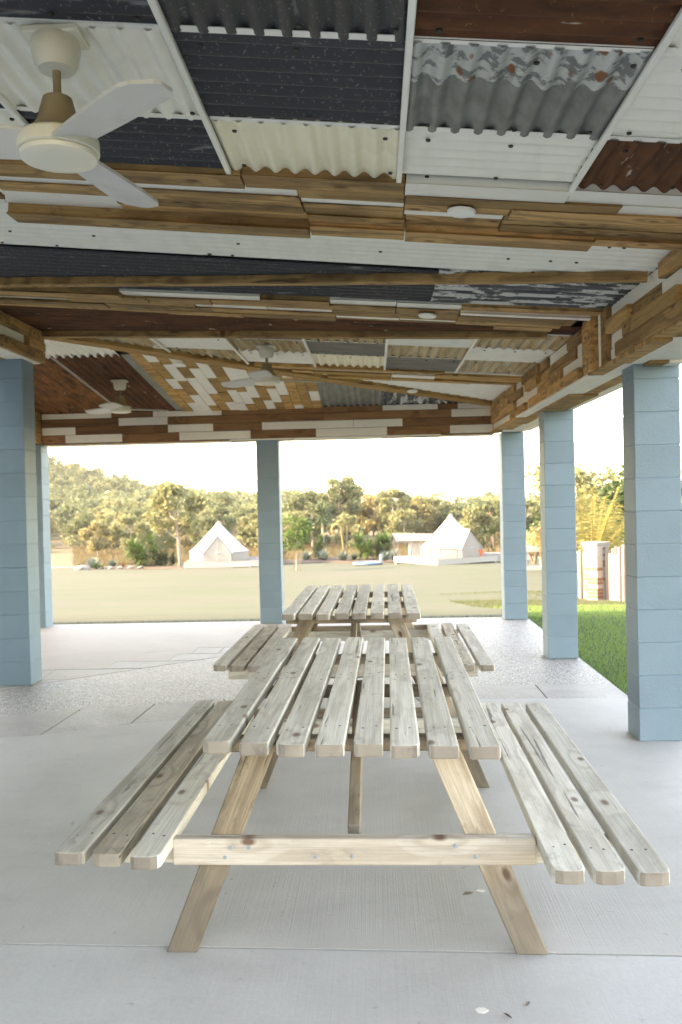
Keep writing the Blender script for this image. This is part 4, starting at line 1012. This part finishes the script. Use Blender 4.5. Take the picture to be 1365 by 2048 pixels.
# (pixel-free positions) x, y, kind, material, scale, label
TR = [
 (-14.3, 61.6, 0, 'gum_pale', 1.0, 'slim white trunked gum with a high sparse crown beside the left tent'),
 (-26.5, 80, 3, 'gum_gold', .95, 'golden low gum at the far left edge by the column'),
 (-23.2, 80, 1, 'gum_pale', .95, 'broad pale gum above the left end of the garden bed'),
 (-20.0, 88, 3, 'gum_pale', 1.0, 'rounded pale gum behind the large left agave'),
 (-17.4, 92, 4, 'gum_green', 1.0, 'greener gum rising behind the largest yucca'),
 (-30.5, 94, 1, 'gum_green', 1.0, 'grey green gum at far left behind the golden one'),
 (-27.0, 98, 4, 'gum_pale', 1.05, 'tall pale gum at far left below the hill'),
 (-22.8, 100, 2, 'gum_green', .85, 'tall green gum left of the left tent, second row'),
 (-13.6, 96, 1, 'gum_green', 1.05, 'bushy green gum directly behind the left tent peak'),
 (-10.6, 92, 0, 'gum_pale', 1.0, 'pale trunked gum just right of the left tent peak'),
 (-8.9, 96, 3, 'gum_gold', 1.1, 'yellowish gum close to the left side of the centre column'),
 (-15.6, 106, 2, 'gum_pale', .9, 'pale gum standing back between yucca and left tent'),
 (-6.7, 90, 4, 'gum_green', 1.05, 'tall green gum just right of the centre column'),
 (-4.2, 93, 2, 'gum_green', 1.04, 'tallest dark green gum with long bare branches'),
 (-2.4, 100, 1, 'gum_green', 1.05, 'green gum right of the tallest one'),
 (-.3, 98, 3, 'gum_pale', 1.25, 'pale bushy gum above the pool yucca'),
 (1.8, 92, 0, 'gum_gold', 1.02, 'golden gum with slanted white trunk left of the shelter'),
 (4.2, 96, 3, 'gum_gold', 1.25, 'yellow bushy gum above the tin shelter'),
 (6.6, 100, 1, 'gum_pale', 1.0, 'pale gum left of the right tent peak'),
 (8.9, 98, 4, 'gum_gold', .86, 'golden wide gum above the right tent peak'),
 (11.2, 84, 2, 'gum_gold', .76, 'white trunked golden gum right of the right tent peak'),
 (13.4, 90, 3, 'gum_gold', 1.1, 'golden bushy gum next to the right rear column'),
 (16.0, 92, 1, 'gum_pale', .95, 'pale gum seen between the two right columns'),
 (18.6, 88, 4, 'gum_green', .9, 'greener gum between the two right columns'),
 (22.5, 84, 3, 'gum_pale', 1.1, 'pale gum behind the golden palm'),
 (-8.2, 84, 5, 'gum_pale', 1.0, 'low pale bush left of the centre column'),
 (-12.0, 86, 5, 'gum_green', .9, 'low green bush behind the right side of the left tent'),
 (3.0, 86, 5, 'gum_pale', 1.0, 'low yellow bush behind the shelter'),
 (9.8, 84, 5, 'gum_gold', 1.0, 'low golden bush right of the right tent'),
 (-21.0, 82, 5, 'leaf_dark', .8, 'dark low bush under the pale gums at left'),
 (-2.9, 84, 5, 'gum_green', .95, 'low green bush behind the arching flower stalk')]
for i, (x_, y_, k, mt, sc, lab) in enumerate(TR):
    sc *= (.80 if i == 0 else .66 if x_ < -8.5 and k != 5 else .82 if k != 5 else 1)
    tree(k, mt, (x_, y_, T(y_)), sc, i*1.7, lab)
# cabbage palms in the treeline
for i, (x_, y_, h_, lab) in enumerate([(-5.0, 80, 3.6, 'dark fan palm with hanging fronds right of the centre column')]):
    rr = random.Random(70+i); t = thing('fan_palm', lab, 'palm', (x_, y_, T(y_)), 0); V = []; F = []; blades(V, F, (0, 0, h_), 90, 1.5, .16, rr, (-50, 85), .5); link('fronds', pyd('fronds', V, F), 'leaf_dark' if i == 0 else 'gum_green', t)
    V = []; F = []; tube(V, F, [(0, 0, -.2), (.05, 0, h_*.5), (0, 0, h_)], [.17, .13, .12], 7); link('trunk', pyd('trunk', V, F, True), 'bark', t)
# treeline behind as one wood, and the forest on the hill
def forest(name, pts, mats, nl, size, seed):
    rr = random.Random(seed); V = []; F = []; mi = []
    for (x_, y_, z_, h_, r_) in pts:
        k = rr.randrange(len(mats)); n0 = len(F); cs = []
        for b in range(7):
            a = rr.uniform(0, 6.28); q = r_*rr.uniform(.1, .75); cs.append((Vector((x_+math.cos(a)*q, y_+math.sin(a)*q, z_+h_*rr.uniform(.38, .92))), r_*rr.uniform(.35, .6)))
        leafcloud(V, F, cs, nl, size, rr, .75); mi += [k]*(len(F)-n0)
    me = pyd(name, V, F, mi=mi); o = link(name, me, mats); o['kind'] = 'stuff'; return o
fr = random.Random(11)
pts = []
for k in range(90):
    x_ = fr.uniform(-62, 60); y_ = fr.uniform(104, 124); pts.append((x_, y_, T(y_)-.3, fr.uniform(3.6, 5.4), fr.uniform(1.8, 2.8)))
forest('background_wood', pts, ['gum_pale', 'gum_green', 'gum_gold', 'gum_green'], 100, .40, 12)
pts = []
for k in range(720):
    y_ = 128+140*fr.random()**.75; x_ = fr.uniform(-.62*y_, .36*y_ if k % 5 == 0 else -.1*y_)
    pts.append((x_, y_, hillz(x_, y_)-.6, fr.uniform(5, 8.5), fr.uniform(2.2, 3.6)))
fo = forest('hillside_forest', pts, ['gum_green', 'gum_pale', 'gum_green', 'gum_green'], 78, .58, 13)
# low scrub along the wood's edge
pts = [(fr.uniform(-50, 40), fr.uniform(92, 104), T(98)-.6, fr.uniform(1.6, 3.0), fr.uniform(.9, 1.7)) for k in range(110)]
forest('scrub', pts, ['gum_pale', 'gum_green', 'leaf_dark', 'gum_gold'], 22, .35, 14)
# young staked tree
yt = thing('young_tree', 'young dark leaved tree with stakes beside the centre column', 'tree', (-4.55, 48.3, T(48.3)), 0)
rr = random.Random(3); V = []; F = []; cs = [(Vector((rr.uniform(-.75, .75), rr.uniform(-.75, .75), 1.45+1.4*k/16+rr.uniform(-.1, .1))), rr.uniform(.3, .5)) for k in range(17)]
leafcloud(V, F, cs, 70, .17, rr); link('crown', pyd('crown', V, F), 'leaf_yucca', yt)
V = []; F = []; tube(V, F, [(0, 0, -.1), (.03, 0, .9), (-.05, 0, 1.6), (.02, 0, 2.5)], [.06, .045, .04, .02], 6)
for k in range(6): tube(V, F, [(0, 0, 1.2+.15*k), cs[k*2+2][0]], [.022, .01], 4)
link('trunk', pyd('trunk', V, F, True), 'bark', yt)
for q in (-.1, .22): link('stake', bxm('stake', .05, .05, .95, z0=True), 'bark_dark', yt, loc=(q, -.1, -.05))
bt = thing('bare_sapling', 'thin leafless sapling at the left end of the garden bed', 'sapling', (-20.6, 57.3, T(57.3)), 0); V = []; F = []
for q in (-.35, -.15, .1, .3): tube(V, F, [(0, 0, -.05), (q*.5, 0, .5), (q*1.3, q*.4, 1.15)], [.02, .014, .006], 4)
link('stems', pyd('stems', V, F), 'bark', bt)
# garden bed: soil strip with stones
bd = [(-22, 57.6), (-20.5, 56.4), (-17, 57.6), (-13.2, 56.6), (-13.0, 58.0), (-16, 61.5), (-21, 60.0)]
prism('garden_bed', [(a, b) for a, b in bd], T(57)-.25, T(58)+.04, 'soil'); bpy.data.objects['garden_bed']['kind'] = 'structure'
prism('garden_bed', [(-8, 61.2), (-4, 62.4), (-.8, 60.3), (1.5, 57.6), (2.2, 60.5), (0, 66), (-4, 67.5), (-8, 65)], T(66)-.1, T(60.3)+.0, 'soil'); bpy.data.objects['garden_bed.001']['kind'] = 'structure'
for i, (x_, y_, s_) in enumerate([(-19.95, 56.9, .55), (-18.2, 57.6, .22), (-17.6, 57.8, .2), (-16.9, 57.9, .24), (-16.2, 57.8, .2)]):
    bm = bmesh.new(); bmesh.ops.create_icosphere(bm, subdivisions=2, radius=s_); rr = random.Random(i)
    for v_ in bm.verts: v_.co *= rr.uniform(.82, 1.15); v_.co.z *= .5
    me = bpy.data.meshes.new('rock'); bm.to_mesh(me); bm.free(); o = link('rock', me, 'rock', None, loc=(x_, y_, T(y_)+.1))
    tag(o, ['large pale rock at the left end of the garden bed', 'small pale stone edging the bed near the large agave', 'second small edging stone right of the large agave', 'third small edging stone, left of the largest yucca', 'edging stone nearest the largest yucca'][i], 'rock', 'stones along the garden bed')
# grass: blades on the lawn near the slab, and tall straw beyond the bed
def bladefield(name, n, region, hgt, wd, mat, seed, zf):
    q = np.random.default_rng(seed); x_, y_ = region(q, n); n = len(x_)
    a = q.uniform(0, 6.28, n); h = hgt*q.uniform(.5, 1.3, n); lx = q.normal(0, .35, n)*h; ly = q.normal(0, .35, n)*h
    z_ = np.array([zf(a_, b_) for a_, b_ in zip(x_, y_)])-.01
    P = np.empty((n, 3, 3)); P[:, 0] = np.stack([x_-np.cos(a)*wd, y_-np.sin(a)*wd, z_], 1); P[:, 1] = np.stack([x_+np.cos(a)*wd, y_+np.sin(a)*wd, z_], 1); P[:, 2] = np.stack([x_+lx, y_+ly, z_+h], 1)
    me = bpy.data.meshes.new(name); me.vertices.add(3*n); me.vertices.foreach_set('co', P.ravel()); me.loops.add(3*n); me.loops.foreach_set('vertex_index', np.arange(3*n)); me.polygons.add(n); me.polygons.foreach_set('loop_start', np.arange(0, 3*n, 3)); me.update(); me.validate()
    o = link(name, me, mat); o['kind'] = 'stuff'; return o
lz = lambda x_, y_: T(y_)+bumpz(x_, y_)
def reg1(q, n): return q.uniform(1.88, 5.2, n), 5.4+9.5*(1-np.sqrt(q.random(n)))**.9
def reg2(q, n): return q.uniform(-6.5, 2.2, n), 10.71+.5*q.random(n)**2
bladefield('grass', 60000, reg1, .05, .005, 'grass_green', 1, lz)
bladefield('grass', 9000, reg2, .035, .006, 'grass', 2, lz)
def reg4(q, n): return q.uniform(1.88, 7.5, n), 8.0+18*q.random(n)
bladefield('grass', 50000, reg4, .035, .008, 'grass', 5, lz)
def reg3(q, n):
    y_ = 62+40*q.random(n); return q.uniform(-.36*y_, .2*y_, n), y_
def reg3b(q, n):
    x_, y_ = reg3(q, n); k = (y_ > 66+1.2*np.sin(x_)) & ((x_ < -7) | (y_ > 69)); return x_[k], y_[k]
bladefield('dry_grass', 60000, reg3b, .6, .03, 'straw', 3, lambda a_, b_: T(b_))
# golden palm and dark tree at right
pm = thing('golden_palm', 'golden yellow palm with arching fronds behind the brick pillar', 'palm', (7.3, 29.0, T(29)), 0)
rr = random.Random(9); V = []; F = []; RV = []; RF = []
for k in range(17):
    a = k*2.399+.3; e = math.radians(rr.uniform(32, 86)); L = rr.uniform(1.9, 3.0)
    p = Vector((0, 0, .6)); d = Vector((math.cos(a)*math.cos(e), math.sin(a)*math.cos(e), math.sin(e))); pts = [p.copy()]
    for i in range(12):
        dd = (d-Vector((0, 0, .055*i*(1.3-math.sin(e))))).normalized(); p = p+dd*L/12; pts.append(p.copy())
        if i < 1: continue
        s = dd.cross(Vector((0, 0, 1))).normalized()
        for j in range(3):
            pp = p-dd*L/36*j
            for sg in (-1, 1):
                l = .62*math.sin(math.pi*(.15+.8*i/12))*rr.uniform(.8, 1.1); tip = pp+(s*sg*.75+dd*.6-Vector((0, 0, .35+.6*rr.random()))).normalized()*l; wv = dd*.016; b = len(V)
                V += [pp-wv, pp+wv, pp.lerp(tip, .6)+wv*.8, tip, pp.lerp(tip, .6)-wv*.8]; F.append((b, b+1, b+2, b+3, b+4))
    tube(RV, RF, pts, [.04*(1-.8*i/12) for i in range(13)], 5)
link('fronds', pyd('fronds', V, F), 'leaf_palm', pm); link('frond_stems', pyd('frond_stems', RV, RF), 'leaf_palm', pm)
V = []; F = []; tube(V, F, [(0, 0, -.2), (0, 0, .7)], [.14, .1], 8); link('trunk', pyd('trunk', V, F), 'bark', pm)
def bush(name, label, loc, blobs, nl, size, mat, seed, cat='tree'):
    t = thing(name, label, cat, loc, 0); rr = random.Random(seed); V = []; F = []; leafcloud(V, F, blobs, nl, size, rr, .85); link('crown', pyd('crown', V, F), mat, t)
    V = []; F = []
    for c, r in blobs[::2]: tube(V, F, [(0, 0, -.2), (c[0]*.5, c[1]*.5, c[2]*.6), c], [.09, .06, .02], 5)
    link('trunk', pyd('trunk', V, F), 'bark_dark', t); return t
rr = random.Random(21)
bush('shade_tree', 'dense dark green tree right of the golden palm', (10.4, 33, T(33)), [((rr.uniform(-1.3, 1.6), rr.uniform(-1.2, 1.2), rr.uniform(.9, 3.9)), rr.uniform(.5, .85)) for _ in range(26)], 110, .22, 'leaf_dark', 22)
bush('shade_tree', 'pale green tree behind the golden palm', (10.2, 42, T(42)), [((rr.uniform(-2.2, 2.2), rr.uniform(-1.2, 1.2), rr.uniform(1.2, 4.9)), rr.uniform(.6, 1.0)) for _ in range(26)], 90, .26, 'gum_pale', 23)
bush('shade_tree', 'small green tree between the two right columns beyond the thatch', (9.6, 52, T(52)), [((rr.uniform(-1.0, 1.0), rr.uniform(-1, 1), rr.uniform(.9, 2.6)), rr.uniform(.4, .7)) for _ in range(14)], 90, .22, 'leaf_dark', 24)
# thatched shelter and white bench between the columns
um = thing('thatch_umbrella', 'brown thatched beach umbrella between the two right columns', 'umbrella', (8.35, 43.4, T(43.4)), 0)
V = []; F = []; rr = random.Random(31)
for k in range(700):
    a = rr.uniform(0, 6.28); s = rr.random()**.6; r_ = .1+.85*s; z_ = 2.15-.75*s*s-.1*s; e = Vector((math.cos(a), math.sin(a), 0)); tq = Vector((-e.y, e.x, 0))*.035; p = e*r_+Vector((0, 0, z_)); b = len(V); tp = p+e*.25-Vector((0, 0, .33+.1*rr.random())); V += [p-tq, p+tq, tp+tq*.5, tp-tq*.5]; F.append((b, b+1, b+2, b+3))
link('thatch', pyd('thatch', V, F), 'thatch', um); V = []; F = []; tube(V, F, [(0, 0, -.1), (0, 0, 2.1)], [.06, .05], 7); link('pole', pyd('pole', V, F), 'bark', um)
lt = lathe('thatch_frame', [(.05, 2.12), (.5, 1.86), (.92, 1.32), (.9, 1.3), (.48, 1.82), (.03, 2.06)], 20); link('thatch_frame', lt, 'thatch', um)
bn = thing('white_bench', 'long white slab bench under the thatched umbrella', 'bench', (8.2, 42.6, T(42.6)), .05)
link('seat', bxm('seat', 2.2, .5, .28, .02), 'whitepaint', bn, loc=(0, 0, 1.05))
for q in (-.85, .85): link('leg', bxm('leg', .25, .4, .95, .02, True), 'mortar', bn, loc=(q, 0, -.02))
link('base_rail', bxm('base_rail', 2.3, .3, .22, .02), 'whitepaint', bn, loc=(0, -.1, .1))
# white wall, brick pillar, tin and timber fence at right
pi = thing('brick_pillar', 'brick pillar with pale cap standing in the white fence', 'pillar', (5.55, 21.7, T(21.7)-.05), .62)
link('mortar_core', bxm('mortar_core', .42, .42, 1.42, z0=True), 'mortar', pi)
b1 = bxm('brick', .215, .105, .073, .004); b2 = bxm('brick', .105, .215, .073, .004)
rr = random.Random(77)
for k in range(16):
    z_ = .045+k*.087
    for s in (-1, 1):
        for q in (-1, 1):
            mt = 'brick' if rr.random() < .27 else 'brick_pale'
            for me_, lo in ((b1, (q*.113, s*.165, z_)), (b2, (s*.165, q*.113*.0, z_))):
                if me_ is b2 and q > 0: continue
                key = (me_.name, mt)
                if key not in tree.c: tree.c[key] = me_.copy()
                link('brick', tree.c[key], mt, pi, loc=lo)
link('cap', bxm('cap', .52, .52, .09, .01), 'rock', pi, loc=(0, 0, 1.455)); link('cap_base', bxm('cap_base', .47, .47, .05, .005), 'brick_pale', pi, loc=(0, 0, 1.39))
def tinwall(name, label, p, q, h, mat='whitepaint'):
    p = Vector(p); q = Vector(q); L = (q-p).length; t = thing(name, label, 'fence', (p+q)/2, math.atan2(q.y-p.y, q.x-p.x))
    ns = int(L/.08*6); v = []; f = []
    for i in range(ns+1):
        xx = -L/2+L*i/ns; hh = .012*math.sin(xx*2*math.pi/.08)
        v += [(xx, hh, -.1), (xx, hh, h)]
    for i in range(ns): f.append((2*i, 2*i+2, 2*i+3, 2*i+1))
    link('tin_sheet', pyd('tin_sheet', v, f, True), mat, t)
    link('rail', bxm('rail', L, .05, .07), 'whitepaint', t, loc=(0, .05, h*.85)); link('rail', bxm('rail', L, .05, .07), 'whitepaint', t, loc=(0, .05, h*.2)); return t
zp = T(21.7)-.05
tinwall('tin_fence', 'white tin fence panel left of the brick pillar', (5.3, 23.2, T(23.2)-.05), (5.42, 22.0, T(22)-.05), 1.25)
tinwall('tin_fence', 'white tin fence panel right of the brick pillar', (5.8, 21.55, zp), (5.86, 19.9, zp), 1.22)
pc = lathe('fence_post', [(.05, 0), (.055, .6), (.05, 1.27), (.045, 1.29)], 9)
for i, (x_, y_, r_) in enumerate([(5.27, 22.8, 1), (5.33, 22.4, .9), (5.77, 21.5, .9), (5.83, 21.45, .85), (5.90, 21.4, .95), (5.96, 21.35, .85), (6.05, 21.2, .9), (5.70, 20.15, .85), (5.77, 20.05, .9), (5.84, 19.95, .95), (5.93, 19.8, 1.7)]):
    o = link('fence_post', pc, 'postwood', None, loc=(x_, y_, T(y_)-.08)); o.scale = (r_, r_, 1+.04*((i*7) % 3))
    tag(o, ['left of the pair of round grey posts left of the brick pillar', 'right of the pair of round grey posts left of the brick pillar', 'first round grey post touching the brick pillar on the right', 'second round grey post right of the brick pillar', 'third round grey post right of the brick pillar', 'fourth round grey post right of the brick pillar', 'fifth round grey post, beside the tin panel', 'first thin grey post right of the white tin panel', 'second thin grey post right of the white tin panel', 'third thin grey post right of the white tin panel', 'thick pale post at the right end of the fence'][i], 'post', 'round timber fence posts')
